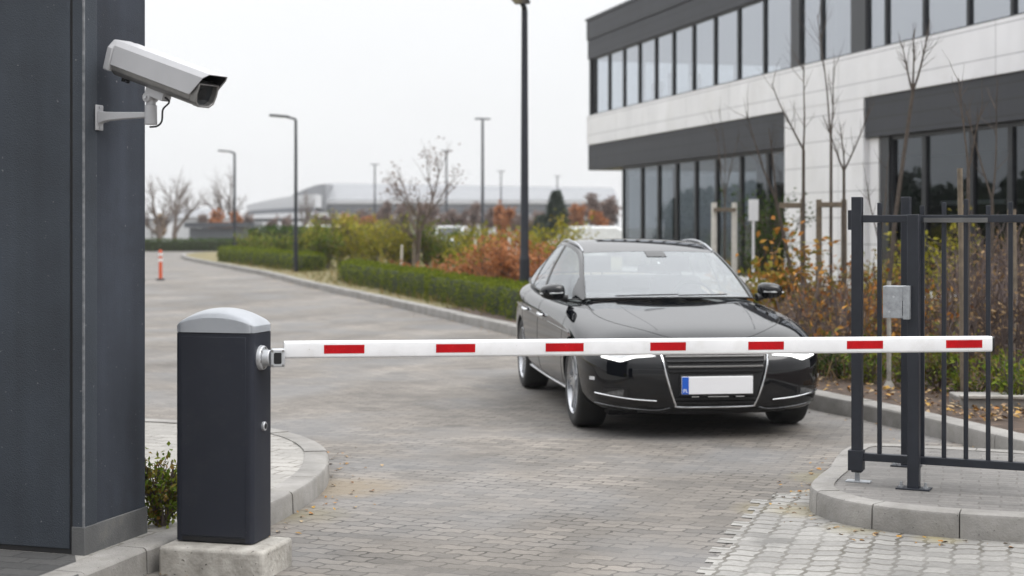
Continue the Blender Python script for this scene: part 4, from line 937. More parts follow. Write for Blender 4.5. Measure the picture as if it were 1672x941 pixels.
# ------------------------------------------------------------------ vegetation
rnd = random.Random(11)
def V3(a=1): return Vector((rnd.gauss(0,a), rnd.gauss(0,a), rnd.gauss(0,a)))
def hedge_run(name, label, pts, w, h, leafm, n_per_m, leaf, wob=.05, core='hedgecore', group=None, gaps=0):
    """clipped hedge: ragged leaf shell round a twiggy core, following a line on the ground"""
    P = resample([(x,y,0) for x,y in pts], .35); t = thing(name, label, 'hedge', P[len(P)//2], 0, group); o = P[len(P)//2]
    L_ = sum((b-a).length for a,b in zip(P,P[1:]))
    nor = []
    for i in range(len(P)):
        d = (P[min(i+1,len(P)-1)]-P[max(i-1,0)]).normalized(); nor.append(Vector((-d.y,d.x,0)))
    b = MB(); prof = [(-.42,.02),(-.44,.7),(-.36,.92),(.36,.92),(.44,.7),(.42,.02)]; vs = []
    for i,p in enumerate(P): vs += [p-o + nor[i]*(q*w*(1+.06*sin(i*1.7))) + Vector((0,0,z*h*(1+.03*sin(i*2.3)))) for q,z in prof]
    k = 6; b.add(vs, [(i*k+j,(i+1)*k+j,(i+1)*k+(j+1)%k,i*k+(j+1)%k) for i in range(len(P)-1) for j in range(k)] + [tuple(range(k)), tuple(range((len(P)-1)*k,len(P)*k))[::-1]]); b.build('inner_twigs', core, t)
    b = MB(); 
    for _ in range(int(L_*n_per_m)):
        u = rnd.random()*(len(P)-1.001); i = int(u); f = u-i; p = P[i].lerp(P[i+1],f); a = nor[i]
        bulge = 1 + wob*sin(u*1.9)+wob*.8*sin(u*4.3+1)
        s = rnd.random()*(2*h+w); 
        if s < h: q, z, nn = -.5*w, s, -a
        elif s < h+w: q, z, nn = s-h-.5*w, h, Vector((0,0,1))
        else: q, z, nn = .5*w, s-h-w, a
        cl = sin(u*4.1+sin(u*1.3)*1.5)*.5+.5                      # plants grown together, with thin seams between them
        if nn.z < .5 and cl < .16 and rnd.random() < .75: continue
        q *= bulge*(.90+.13*cl**.5); z *= (1+wob*.6*sin(u*3.1+2))*(.95+.06*cl)
        q *= 1 - .22*max(0,(z/h-.75)/.25)**2
        pt = p-o + a*q + Vector((0,0,max(.03,z))) + V3(.018) - nn*abs(rnd.gauss(0,.03)) + nn*.02
        b.leaf(pt, (nn + V3(.6)+Vector((0,0,.35))), nn+V3(.5), leaf*rnd.uniform(.7,1.4), leaf*.6*rnd.uniform(.7,1.2))
    # both ends
    for e,sg in ((0,-1),(len(P)-1,1)):
        d = (P[min(e+1,len(P)-1)]-P[max(e-1,0)]).normalized()*sg
        for _ in range(int(w*h*n_per_m*1.2)):
            pt = P[e]-o + nor[e]*(rnd.random()-.5)*w + Vector((0,0,rnd.random()*h)) + d*(.06+abs(rnd.gauss(0,.03)))
            b.leaf(pt, d+V3(.6), d+V3(.4), leaf*rnd.uniform(.7,1.4), leaf*.6)
    b.build('leaves', leafm, t, 0, recalc=False); return t
hA = [(.02+.30,23.2),(-.95+.32,27),(-1.70+.35,29.4)]; hB = [(-1.78+.36,29.7),(-3.1+.4,34.0),(-4.55+.4,39.3)]
hedge_run('clipped_hedge', 'clipped box hedge reaching from the tall near lamp pole to a dark seam', hA, .62, .60, 'hedge', 1500, .042)
hedge_run('clipped_hedge', 'clipped box hedge between the dark seam and the far gap', hB, .62, .62, 'hedge', 1300, .046)
hedge_run('clipped_hedge', 'clipped box hedge behind the second street lamp at the bend', [(-6.05,46.6),(-8.6,53.5),(-11.45,61.5)], .7, .66, 'hedge', 900, .06, .06)
hedge_run('clipped_hedge', 'low dark hedge closing the far end of the drive', [(-24,90.5),(-20,90.8),(-15.0,90.5)], .9, .68, 'darkhedge', 500, .10, .05)
hedge_run('clipped_hedge', 'dark green hedge mass beyond the bend behind the second hedge', [(-12.8,78),(-9,75),(-5.5,72)], 1.4, 1.35, 'darkhedge', 900, .11, .12)

def stems(mb, n, r, h, thick, lean=.35, forks=2):
    tips = []
    for k in range(n):
        a = rnd.random()*6.283; d = Vector((cos(a)*lean*rnd.uniform(.3,1), sin(a)*lean*rnd.uniform(.3,1), 1)).normalized()
        p = Vector((cos(a)*r*.12*rnd.random(), sin(a)*r*.12*rnd.random(), -.03)); hh = h*rnd.uniform(.6,1.0); pts = [p.copy()]
        for s in range(4): p = p + d*hh/4; d = (d + V3(.10)).normalized(); pts.append(p.copy())
        mb.tube(pts, [thick*(1-.2*i) for i in range(5)], 4, False); tips.append(pts)
        for f in range(forks):
            i = rnd.randint(1,3); q = pts[i].copy(); e = (d + V3(.55) + Vector((0,0,.2))).normalized(); l = hh*rnd.uniform(.25,.5); pp = [q.copy()]
            for s in range(3): q = q + e*l/3; e = (e+V3(.12)).normalized(); pp.append(q.copy())
            mb.tube(pp, [thick*.6,thick*.5,thick*.4,thick*.25], 3, False); tips.append(pp)
    return tips
def shrub(name, label, X, Y, r, h, leafm, n, leaf, twigm='twig', group=None, ns=9, lean=None, low=.12, z0=.12, droop=0):
    t = thing(name, label, 'shrub', (X,Y,z0), rnd.random()*6, group)
    b = MB(); tips = stems(b, ns, r, h, .007+.004*h, lean if lean is not None else r/h*.9, 3); b.build('stems', twigm, t, 0, recalc=False)
    b = MB()
    for _ in range(n):
        pl = rnd.choice(tips); u = (low + (1-low)*rnd.random()**.7)*(len(pl)-1); i = min(int(u),len(pl)-2); p = pl[i].lerp(pl[i+1],u-i)
        off = V3(leaf*.9); out = Vector((p.x,p.y,.15)).normalized() if p.length else Vector((0,0,1))
        d = out*.6 + V3(.6) + Vector((0,0,.15-droop)); b.leaf(p+off, d, Vector((0,0,1))+V3(.6), leaf*rnd.uniform(.6,1.3), leaf*.55*rnd.uniform(.7,1.3))
    if n: b.build('leaves', leafm, t, 0, recalc=False)
    return t
# bark bed beside the car and behind the gate
for px,Y,r,h,n,lf,lab in (
    (1255,19.0,.55,1.35,700,.105,'broad leaved olive and orange shrub right below the blank white sign'),
    (1222,17.6,.42,.9,420,.09,'orange tinted olive shrub just behind the right wing mirror of the car'),
    (1300,21.5,.5,1.0,420,.10,'olive shrub before the foot of the white pier')):
    shrub('autumn_shrub', lab, at(px,Y), Y, r, h, 'olive', int(n*1.5), lf, group=None, ns=8)
G_ = 'orange leaved shrubs in the bark bed'
lab = 'orange brown leaved shrub in the bark bed behind the gate and the car'
for px,Y,r,h,n in ((1325,16.6,.42,.95,330),(1365,18.2,.45,1.05,330),(1412,16.2,.36,1.0,420),(1440,18.4,.42,1.1,360),(1290,17.4,.38,.7,260),(1345,14.9,.33,.5,200),(1500,16.4,.36,1.0,260),(1535,14.6,.34,.9,200),(1465,15.3,.3,.75,260),(1425,14.4,.28,.62,240),(1480,20.5,.45,1.15,300),(1395,20.0,.45,1.05,300)):
    shrub('autumn_shrub', lab, at(px,Y), Y, r, h, 'orange', int(n*.6), .075, group=G_)
G_ = 'bare twiggy shrubs in the bark bed'
lab = 'bare purple grey twiggy shrub with a few withered leaves in the bark bed'
for px,Y,r,h,n in ((1300,15.8,.4,.8,70),(1385,15.4,.42,.85,80),(1560,15.6,.42,1.2,110),(1606,14.4,.42,1.2,130),(1640,15.8,.45,1.3,120),(1590,17.6,.5,1.5,110),(1662,13.0,.38,1.0,110),(1335,18.6,.45,.9,70),(1625,18.8,.5,1.6,90),(1668,17.2,.5,1.5,90),(1570,13.3,.32,.7,90),(1700,15.0,.45,1.3,90),(1265,16.4,.4,.7,60)):
    shrub('bare_shrub', lab, at(px,Y), Y, r, h, 'dead', n*2, .055, group=G_, ns=30)
G_ = 'low green shrubs along the bed kerb'
lab = 'low green and yellowish shrub close to the bed kerb'
for px,Y,r,h,n,m in ((1372,14.0,.28,.5,420,'darkhedge'),(1478,13.5,.30,.42,420,'green'),(1532,13.3,.34,.46,460,'green'),(1632,12.6,.3,.42,420,'green'),(1340,14.4,.3,.35,300,'green'),(1410,13.7,.25,.33,260,'green'),(1590,12.7,.26,.36,300,'green'),(1668,12.2,.3,.4,360,'green'),(1560,14.2,.3,.5,300,'green'),(1440,14.2,.3,.42,300,'green')):
    shrub('green_shrub', lab, at(px,Y), Y, r, h, m, n, .05, group=G_, ns=14, lean=.7)
for px,Y,h,lab in ((1520,19.5,1.35,'yellow green shrub seen between the gate bars'),(1556,22,1.5,'taller yellow green shrub farther behind the gate bars'),(1425,24,1.1,'yellow green shrub at the foot of the office entrance')):
    shrub('yellow_shrub', lab, at(px,Y), Y, .55, h, 'yellowgreen', 700, .07, ns=12)
shrub('reflection_shrub', 'dark green shrub added in place of a green reflection in the office windows', at(1262,30.5), 30.5, .5, 2.15, 'darkhedge', 1700, .09, ns=16, lean=.2)  # added shrub, stands in for a green reflection in the glass
# leaf litter and cover on the bark
b = MB()
for _ in range(2600):
    px = rnd.uniform(1195,1700); Y = 11.2 + rnd.random()**1.6*9; X = at(px,Y)
    kx = np_ = None
    for (xa,ya),(xb,yb) in zip(BED,BED[1:]):
        if ya <= Y <= yb: kx = xa+(xb-xa)*(Y-ya)/(yb-ya)
    if kx is None or X < kx+.24: continue
    b.leaf(Vector((X,Y,.135+.03*rnd.random())), V3()*Vector((1,1,.25)), Vector((0,0,1))+V3(.35), rnd.uniform(.03,.075), rnd.uniform(.02,.045))
o = b.build('leaf_litter', 'litter', None, 0, recalc=False); tag(o, 'fallen brown and orange leaves lying on the bark mulch', 'fallen leaves', kind='stuff')
b = MB()
for path, sd_, wd_, n_ in ((IL,-1,.35,230),(IR,1,.30,260),(BED[3:12],1,.35,420)):
    P = offset_path(path, .0, 1, .1)
    for _ in range(n_):
        i = rnd.randrange(1,len(P)-1); a = (P[i+1][0]-P[i-1][0], P[i+1][1]-P[i-1][1]); l = sqrt(a[0]**2+a[1]**2); q = .02+abs(rnd.gauss(0,wd_*.4))
        b.leaf(Vector((P[i][0]-a[1]/l*q*sd_, P[i][1]+a[0]/l*q*sd_, .008)), V3()*Vector((1,1,.12)), Vector((0,0,1))+V3(.2), rnd.uniform(.012,.05), rnd.uniform(.008,.03))
o = b.build('kerb_litter', 'litter', None, 0, recalc=False); tag(o, 'small dry leaves and debris gathered along the foot of the kerbs', 'fallen leaves', kind='stuff')
b = MB()
for _ in range(5200):
    px = rnd.uniform(1195,1700); Y = 13.6 + rnd.random()*12; X = at(px,Y)
    b.leaf(Vector((X,Y,.12)), V3(.35)+Vector((0,0,1)), V3(), rnd.uniform(.08,.34), rnd.uniform(.006,.014) if rnd.random() < .7 else .03)
o = b.build('ground_cover', 'dead', None, 0, recalc=False); tag(o, 'withered stalks and dry ground cover of the bark bed', 'ground cover', kind='stuff')
# mid distance: copper and yellow-green planting beyond the hedges
G_ = 'copper leaved shrubs behind the near hedge'
lab = 'copper brown leaved shrub behind the near clipped hedge'
for px,Y,r,h,n in ((835,27.5,.55,1.2,700),(800,28.5,.55,1.25,700),(770,30,.5,.95,600),(735,31,.5,.7,420),(700,32,.5,.6,420),(668,34,.5,.55,380),(818,32,.6,1.35,600),(845,31,.55,1.35,500),(640,37,.5,.55,300),(872,27,.5,1.1,500)):
    shrub('copper_shrub', lab, at(px,Y), Y, r, h, 'copper', n, .10, group=G_)
G_ = 'yellow green upright shrubs beyond the lawn'
lab = 'yellow green upright shrub in the row beyond the dry lawn'
for k in range(19):
    px = 512+20*k+rnd.uniform(-5,5); Y = 52-.55*k+rnd.uniform(-2,2); h = zat(rnd.uniform(356,374),Y)
    if 735 < px < 748: continue
    if px > 700: h *= .8
    shrub('upright_shrub', lab, at(px,Y), Y, .5, h, 'yellowgreen' if rnd.random() < .75 else 'green', 860, .12, group=G_, ns=16, lean=.22, low=.05)
for k in range(9):
    px = 405+16*k; Y = 60-1.3*k+rnd.uniform(-2,2); h = zat(rnd.uniform(384,392),Y)
    shrub('upright_shrub', lab, at(px,Y), Y, .6, max(.5,h), 'green', 600, .12, group=G_, ns=12, lean=.3, low=.05)
for px,Y,h,lab in ((888,34,1.55,'yellow green bush just right of the near lamp pole'),(918,36,1.6,'yellow green bush behind the roof corner of the car'),(775,36,1.2,'dark green and yellow bush beside the copper shrubs')):
    shrub('yellow_shrub', lab, at(px,Y), Y, .8, h, 'yellowgreen', 1300, .10, ns=14)
shrub('copper_shrub', 'withered brown bush right of the near lamp pole', at(882,29), 29, .55, 1.15, 'copper', 600, .10)
b = MB()
for _ in range(9000):
    Y = rnd.uniform(24,66); px = rnd.uniform(380,880); X = at(px,Y); kx = None
    for (xa,ya),(xb,yb) in zip(BED,BED[1:]):
        if ya <= Y <= yb: kx = xa+(xb-xa)*(Y-ya)/(yb-ya)
    if kx is None or X < kx+.3: continue
    b.leaf(Vector((X,Y,.1)), V3(.5)+Vector((0,0,1)), V3(), rnd.uniform(.08,.3), rnd.uniform(.012,.03))
o = b.build('dry_grass', leafmat('dry_grass_blade', [(.26,.19,.08),(.16,.15,.04),(.10,.12,.03),(.30,.18,.08)]), None, 0, recalc=False); tag(o, 'dry yellow grass growing on the lawn behind the hedges', 'grass', kind='stuff')

M['hazetwig'] = leafmat('twig_haze', [(.17,.125,.11),(.24,.17,.14),(.13,.10,.095)])
# trees
def grow(mb, p, d, l, r, lev, up=.15, jit=.10, kids=(2,4), shrink=.68, segs=4, spread=.55, tips=None, rk=.68):
    pts = [p.copy()]; q = p.copy(); e = d.copy()
    for s in range(segs): e = (e + V3(jit) + Vector((0,0,up*.25))).normalized(); q = q + e*l/segs; pts.append(q.copy())
    mb.tube(pts, [r*(1-.55*i/segs) for i in range(segs+1)], 7 if lev > 2 else 5 if lev > 1 else 3, False)
    if lev <= 0:
        if tips is not None: tips.append(pts)
        return
    for k in range(rnd.randint(*kids)):
        i = rnd.randint(max(1,segs//2),segs); a = V3(1); a -= e*a.dot(e); a.normalize()
        grow(mb, pts[i], (e + a*spread*rnd.uniform(.6,1.3) + Vector((0,0,up))).normalized(), l*shrink*rnd.uniform(.7,1.1), r*(1-.55*i/segs)*rk, lev-1, up, jit, kids, shrink, 3, spread, tips, rk)
    grow(mb, pts[-1], (e+V3(.12)).normalized(), l*shrink, r*.45*rk/.68, lev-1, up, jit, kids, shrink, 3, spread, tips, rk)
def sapling(label, X, Y, H, trunk, forks, r=.022, m='bark', z0=.12, lean=0, nb=6):
    """young tree: straight stem, a few upright whips, sparse fine twigs"""
    t = thing('young_tree', label, 'young tree', (X,Y,z0), 0)
    b = MB(); tp_ = Vector((lean*trunk,0,trunk)); b.tube([(0,0,-.05),(lean*trunk*.4,.01,trunk*.5),tp_], [r*1.15,r,r*.85], 8, False); b.build('trunk', m, t, 40, recalc=False)
    b = MB()
    for dx, l in forks:
        d = Vector((dx,rnd.uniform(-.15,.15),1)).normalized(); p = tp_.copy(); pts = [p.copy()]
        for s in range(5): p = p + d*l/5; d = (d+V3(.035)+Vector((0,0,.03))).normalized(); pts.append(p.copy())
        b.tube(pts, [r*.62*(1-.13*i) for i in range(6)], 5, False)
        for k in range(nb):
            i = rnd.randint(1,4); e = (d+V3(.5)+Vector((0,0,.25))).normalized(); grow(b, pts[i].lerp(pts[i+1],rnd.random()), e, l*rnd.uniform(.14,.3), r*.22, 1, .2, .06, (0,1), .6)
    b.build('branches', m, t, 40, recalc=False); return t
def support(label, X, Y, H, gap, w, m, zb, rz=0, n=2):
    t = thing('tree_support', label, 'tree stake', (X,Y,.1), rz)
    for sx_ in ((-1,1) if n == 2 else (1,)):
        b = MB(); b.cyl((sx_*gap/2,0,-.05),(sx_*gap/2,rnd.uniform(-.02,.02),H),w*1.05,w*.95,12); b.build('stake', m, t, 40)
    b = MB(); b.box(-gap/2-(.02 if n == 2 else .14),gap/2+.02,-w-.03,-w-.003,zb,zb+.07); b.build('crossbar', 'stake', t, bevel=.004)
    return t
Y=27.5; support('pale tree support of two white stakes and a crossbar by the office windows', at(1182.5,Y), Y, zat(331,Y)-.1, 33/F*Y, .052, 'pale_stake', zat(346,Y)-.1)
sapling('slender bare sapling tied between two white stakes', at(1184,Y), Y+.05, 3, 1.9, ((-.12,1.3),(.15,1.2),(.02,1.6)), .02)
Y=20; support('weathered single stake with a short crossbar left of the sign pier gap', at(1300,Y), Y, zat(326,Y)-.1, 22/F*Y, .036, 'stake', zat(340,Y)-.1, n=1)
support('weathered pair of tree stakes joined by a crossbar before the white pier', at(1357.5,Y), Y, zat(326,Y)-.1, 41/F*Y, .040, 'stake', zat(339,Y)-.1)
sapling('bare sapling with two long upright whips before the white pier', at(1312,19.6), 19.6, 4, zat(245,19.6)-.12, ((-.55,.95),(.06,1.15)), .024, nb=7)
sapling('bare leaning sapling left of the white pier stakes', at(1306,20.6), 20.6, 4, zat(330,20.6)-.12, ((-.42,1.3),(-.1,1.0)), .026, lean=-.18, nb=7)
sapling('tall thin bare sapling standing between the paired stakes', at(1357,20.05), 20.05, 4.2, zat(235,20)-.12, ((-.06,1.75),(.05,1.0)), .022, nb=9)
sapling('short bare sapling forking beside the right stake of the pair', at(1378,19.2), 19.2, 3.4, zat(280,19.2)-.12, ((-.4,.75),(.45,.85),(.05,.6)), .022, nb=8)
sapling('tall bare sapling leaning right behind the gate end post', at(1443,18.5), 18.5, 4, zat(150,18.5)-.12, ((.35,.9),(-.25,.6),(.05,.7)), .026, lean=.115, nb=10)
Y=12.6; t = thing('tree_stake', 'tall light brown timber stake behind the gate bars by the edging box', 'tree stake', (at(1573,Y),Y,.1)); b = MB(); b.tube([(0,0,-.05),(-.01,0,.9),(-.03,0,zat(275,Y)-.1)], [.025,.023,.022], 10); b.build('stake', 'stake', t, 40)
sapling('bare sapling growing beside the tall light brown stake', at(1581,13.2), 13.2, 3.3, 1.9, ((-.1,.8),(.2,.6)), .018, nb=7)
Y=14.2; t = thing('tree_stake', 'thick brown timber stake at the outer end of the gate', 'tree stake', (at(1652,Y),Y,.1)); b = MB(); b.tube([(0,0,-.05),(.01,0,.9),(.0,0,zat(342,Y)-.1)], [.042,.04,.038], 10); b.build('stake', 'stake', t, 40)
sapling('bare sapling behind the thick brown stake', at(1620,16.5), 16.5, 3.3, 1.7, ((-.3,1.0),(.12,1.1)), .022, nb=9)
sapling('thin bare sapling rising behind the lock box', at(1437,16.4), 16.4, 3, 1.2, ((.1,.9),(-.25,.7)), .016, nb=7)
# bigger trees
def bare_tree(label, X, Y, H, r, lev=4, spread=.5, m='farbark', group=None, leaves=None, nl=0, lf=.12, base=.28, nst=1):
    t = thing('bare_tree', label, 'tree', (X,Y,0), rnd.random()*6, group); b = MB(); tips = []
    for k in range(nst):
        d = Vector((rnd.gauss(0,.16),rnd.gauss(0,.16),1)).normalized() if nst > 1 else Vector((0,0,1))
        grow(b, Vector((rnd.gauss(0,.05),rnd.gauss(0,.05),-.05)), d, H*base, r, lev, .16, .07, (2,3), .74, 4, spread, tips, .84)
    b.build('trunk_and_branches', m, t, 40, recalc=False)
    if leaves:
        b = MB()
        for _ in range(nl):
            p = rnd.choice(rnd.choice(tips)); b.quadleaf(p+V3(.12), lf*rnd.uniform(.6,1.3), lf*.6)
        b.build('leaves', leaves, t, 0, recalc=False)
    return t
vt = bare_tree('vase shaped bare young tree above the yellow green shrubs', at(676,46), 46, zat(232,46)*1.0, .10, 4, .62, base=.36, leaves='hazetwig', nl=520, lf=.10)
vt.rotation_euler.z += 2.6
t = thing('tree_stake', 'thin pale stake in the shrub row under the bare tree', 'tree stake', (at(675,41),41,.1)); b = MB(); b.cyl((0,0,0),(0,0,1.0),.035,.03,10); b.build('stake', 'stake', t)
for px, Y, top_ in ((775,36,392),(830,30,388),(842,33,395),(655,43,400)):
    t = thing('tree_stake', 'thin pale stake among the shrubs behind the hedge', 'tree stake', (at(px,Y),Y,.1), 0, 'thin stakes among the shrubs'); b = MB(); b.cyl((0,0,0),(.02,0,zat(top_,Y)-.1),.032,.028,10); b.build('stake', 'pale_stake', t)
bare_tree('broad bare tree at the far left beside the gatehouse edge', at(258,108), 108, zat(300,108)*1.6, .24, 5, .95, base=.24)
bare_tree('forked bare tree right of the broad one behind the far hedge', at(287,112), 112, zat(292,112)*1.6, .25, 5, .95, base=.24)
bare_tree('pale bare tree rising behind the russet tree', at(372,150), 150, zat(282,150)*1.5, .3, 5, .95, base=.24)
bare_tree('bare tree close to the near end of the grey hall', at(497,120), 120, zat(283,120), .16, 4, .35)
for px,Y,top_,lab in ((352,128,322,'russet leaved tree behind the white vans'),(385,135,328,'russet leaved tree right of the first one'),(816,95,305,'slim russet leaved tree left of the near lamp pole'),(568,120,328,'small russet tree before the grey hall'),(598,125,335,'second small russet tree before the hall'),(945,110,303,'brown leaved tree right of the dark conifer'),(978,105,322,'narrow brown tree by the office corner'),(262,118,335,'russet bush below the broad bare tree')):
    H = zat(top_,Y); bare_tree(lab, at(px,Y), Y, H*.95, .10, 3, .45 if Y != 128 else .8, leaves='copper' if px != 262 else 'dead', nl=1900, lf=.30)
G_ = 'thin bare trees in front of the grey hall'
for px,Y,top_ in ((520,118,325),(540,115,322),(585,130,318),(625,125,322),(645,120,300),(690,118,305),(706,110,312),(728,112,318),(748,100,318),(770,115,305),(792,118,318),(835,120,318),(858,115,325),(872,118,326),(930,115,310),(965,112,285),(990,108,288),(660,125,308),(445,140,338),(470,140,335),(405,140,335),(330,140,330)):
    bare_tree('thin bare grey tree in front of the grey hall', at(px,Y), Y, zat(top_,Y)*.95, .13, 4, .42, group=G_, leaves='hazetwig', nl=950, lf=.26, base=.26)
def conifer(label, X, Y, H, r):
    t = thing('conifer', label, 'conifer', (X,Y,0)); b = MB(); b.cyl((0,0,-.05),(0,0,H*.98),.11,.02,8); b.build('trunk', 'farbark', t)
    b = MB()
    for _ in range(4200):
        z = rnd.random()**.8; rr = r*(1-z)**.85*(.55+.45*sin(z*40)**2)*sqrt(rnd.random()); a = rnd.random()*6.283
        b.leaf(Vector((rr*cos(a),rr*sin(a),.25+z*(H-.25))), Vector((cos(a),sin(a),-.25))+V3(.25), Vector((0,0,1))+V3(.3), .34, .10)
    b.build('crown', 'conifer', t, 0, recalc=False)
conifer('dark pointed conifer behind the car roof', at(908,90), 90, zat(311,90), 1.35)
conifer('second smaller conifer left of the dark pointed one', at(884,100), 100, zat(352,100), 1.2)

# ------------------------------------------------------------------ far buildings and parked cars
def hall_part(t, name, m, x0,x1,y0,y1,z0,z1, **k):
    b = MB(); b.box(x0,x1,y0,y1,z0,z1); return b.build(name, m, t, smooth=0, **k)
Y=195; t = thing('grey_hall', 'long low grey hall with white bands across the background', 'hall', (0,Y,0)); X0, X1 = at(497,Y), at(1010,Y)
b = MB(); z0, z1 = zat(326,Y), zat(296,Y); b.add([(X0,0,z0),(X1,0,z0),(X1,9,z1-.6),(X0+2,9,z1),(X1,30,z1-.6),(X0+2,30,z1),(X0,30,z0),(X1,30,z0)], [(0,1,2,3),(3,2,4,5),(0,3,5,6),(1,7,4,2),(5,4,7,6)]); b.build('roof', 'fargrey', t, 0)
for za, zb, m, in_ in ((zat(333,Y),zat(326,Y)-.02,'farwhite',-.4),(zat(342,Y),zat(333,Y)-.02,'fargrey',0),(zat(349,Y),zat(342,Y)-.02,'farband',-.2),(zat(358,Y),zat(349,Y)-.02,'farwhite',0),(zat(366,Y),zat(358,Y)-.02,'fardark',.3),(zat(384,Y),zat(366,Y)-.02,'farwhite',0)): hall_part(t,'wall_band',m,X0+.2,X1,in_,30,za,zb)
Y=182; t = thing('white_hall', 'white stepped showroom with sloping rounded roofs left of the grey hall', 'hall', (0,Y,0))
def slope(name, m, pxa, pxb, ta, tb, ba, y0, y1):
    xa, xb = at(pxa,Y), at(pxb,Y); b = MB(); N_ = 10; top_ = []
    for i in range(N_+1):
        f = i/N_; top_.append((xa+(xb-xa)*f, zat(ta+(tb-ta)*(1-(1-f)**1.7),Y)))
    vs = [(x,y,z) for y in (y0,y1) for x,z in top_] + [(x,y,zat(ba,Y)) for y in (y0,y1) for x,_ in top_]; k = N_+1
    fs = [(i,i+1,k+i+1,k+i) for i in range(N_)] + [(2*k+i,2*k+i+1,i+1,i) for i in range(N_)] + [(k+i,k+i+1,3*k+i+1,3*k+i) for i in range(N_)] + [(0,k,3*k,2*k),(N_,2*k+N_,3*k+N_,k+N_)]
    b.add(vs, fs); b.build(name, m, t, 25)
slope('rear_roof','fargrey',450,512,318,296,345,12,30)
slope('upper_roof','farwhite',388,505,334,316,343,6,24)
slope('window_band','farband',392,505,345,338,350,4,22)
slope('middle_roof','farwhite',388,515,352,347,357,0,20)
slope('window_band','fardark',392,512,358,356,364,1,18)
slope('lower_wall','farwhite',380,520,364,361,386,-2,16)
t = thing('dark_shed', 'small dark flat roofed shed behind the white vans', 'shed', (at(360,118),118,0)); w_ = 2.4
hall_part(t,'wall','farband',-w_,w_,0,3,0,1.35); hall_part(t,'roof','fardark',-w_-.3,w_+.3,-.5,3.3,1.38,1.75)
t = thing('white_building', 'low white building showing at the far left edge of the drive', 'building', (at(225,120),120,0)); hall_part(t,'wall','farwhite',-3,1.8,0,6,0,1.9); hall_part(t,'roof','fargrey',-3.1,1.9,-.1,6.1,1.92,2.1)
t = thing('white_building', 'grey gabled house between the bare trees and the vans', 'building', (at(300,140),140,0)); hall_part(t,'wall','farwhite',-2.0,3.4,0,6,0,2.2)
b = MB(); b.add([(-2.2,-.2,2.2),(3.6,-.2,2.2),(3.6,6.2,2.2),(-2.2,6.2,2.2),(-.9,3,3.1),(2.3,3,3.1)], [(0,1,5,4),(1,2,5),(2,3,4,5),(3,0,4)]); b.build('roof', 'fargrey', t, 0)
def far_car(label, X, Y, rz, m='carwhite', L_=4.4, W_=1.8, H_=1.5, van=False, group='cars parked beyond the shrubs'):
    t = thing('parked_car', label, 'car' if not van else 'van', (X,Y,0), rz, group)
    pr = [(-L_/2,.35),(-L_/2,.75),(-L_/2+.7,.92),(-L_/2+1.3,H_),(L_/2-1.2,H_),(L_/2-.35,.98),(L_/2,.9),(L_/2,.35)] if not van else [(-L_/2,.35),(-L_/2,.95),(-L_/2+.45,1.1),(-L_/2+1.0,H_),(L_/2,H_),(L_/2,.35)]
    k = len(pr); b = MB()
    b.add([(y,-W_/2*(.80 if z > 1.2 and not van else 1),z) for y,z in pr] + [(y,W_/2*(.80 if z > 1.2 and not van else 1),z) for y,z in pr], [tuple(range(k))[::-1],tuple(range(k,2*k))] + [(i,(i+1)%k,k+(i+1)%k,k+i) for i in range(k)]); b.build('body', m, t, 20, bevel=.07, seg=3)
    g_ = [(-L_/2+.82,.98),(-L_/2+1.33,H_-.10),(L_/2-1.25,H_-.10),(L_/2-.55,1.0)] if not van else [(-L_/2+.55,1.15),(-L_/2+1.0,H_-.2),(-L_/2+1.7,H_-.2),(-L_/2+1.7,1.15)]
    for sg in (-1,1):
        f = .80 if not van else 1; b = MB(); b.add([(y,sg*(W_/2*(f if z > 1.2 else .97)+.012),z) for y,z in g_], [(0,1,2,3)]); b.build('side_window', 'carglass2', t, 0)
    a, c = pr[2], pr[3]; b = MB(); b.add([(a[0]+.06,-W_/2*.8,a[1]+.08),(a[0]+.06,W_/2*.8,a[1]+.08),(c[0]-.05,W_/2*.7,c[1]-.06),(c[0]-.05,-W_/2*.7,c[1]-.06)], [(0,1,2,3)]); o = b.build('windshield', 'carglass2', t, 0)
    for v in o.data.vertices: v.co.x -= .05
    for x in (-L_*.32,L_*.30):
        for sg in (-1,1): b = MB(); b.cyl((x,sg*(W_/2-.2),.32),(x,sg*(W_/2+.01),.32),.32,n=18); b.build('wheel', 'tyre', t, 40)
    return t
far_car('white hatchback seen nose on through the shrub row', at(739,88), 88, pi/2-.1)
far_car('white car parked near the office corner behind the car roof', at(965,70), 70, .25)
far_car('white van with rounded roof behind the yellow green shrubs', at(528,78), 78, .05, L_=4.2, H_=1.55)
far_car('white box van left of the dark shed', at(316,150), 150, pi/2, van=True, L_=5, W_=1.9, H_=2.0, group=None)
far_car('white panel van in front of the dark shed', at(349,135), 135, pi/2-.1, van=True, L_=4.6, H_=1.5, group=None)
# plant tucked between gatehouse and barrier cabinet
shrub('green_shrub', 'leafy green and reddish shrub squeezed between gatehouse and barrier cabinet', -1.675, 7.34, .16, .36, leafmat('shrub_leaf', [(.06,.10,.012),(.12,.18,.02),(.20,.24,.035),(.24,.13,.035),(.09,.13,.02)]), 1100, .034, group=None, ns=26, lean=.42, low=.05, z0=.11)
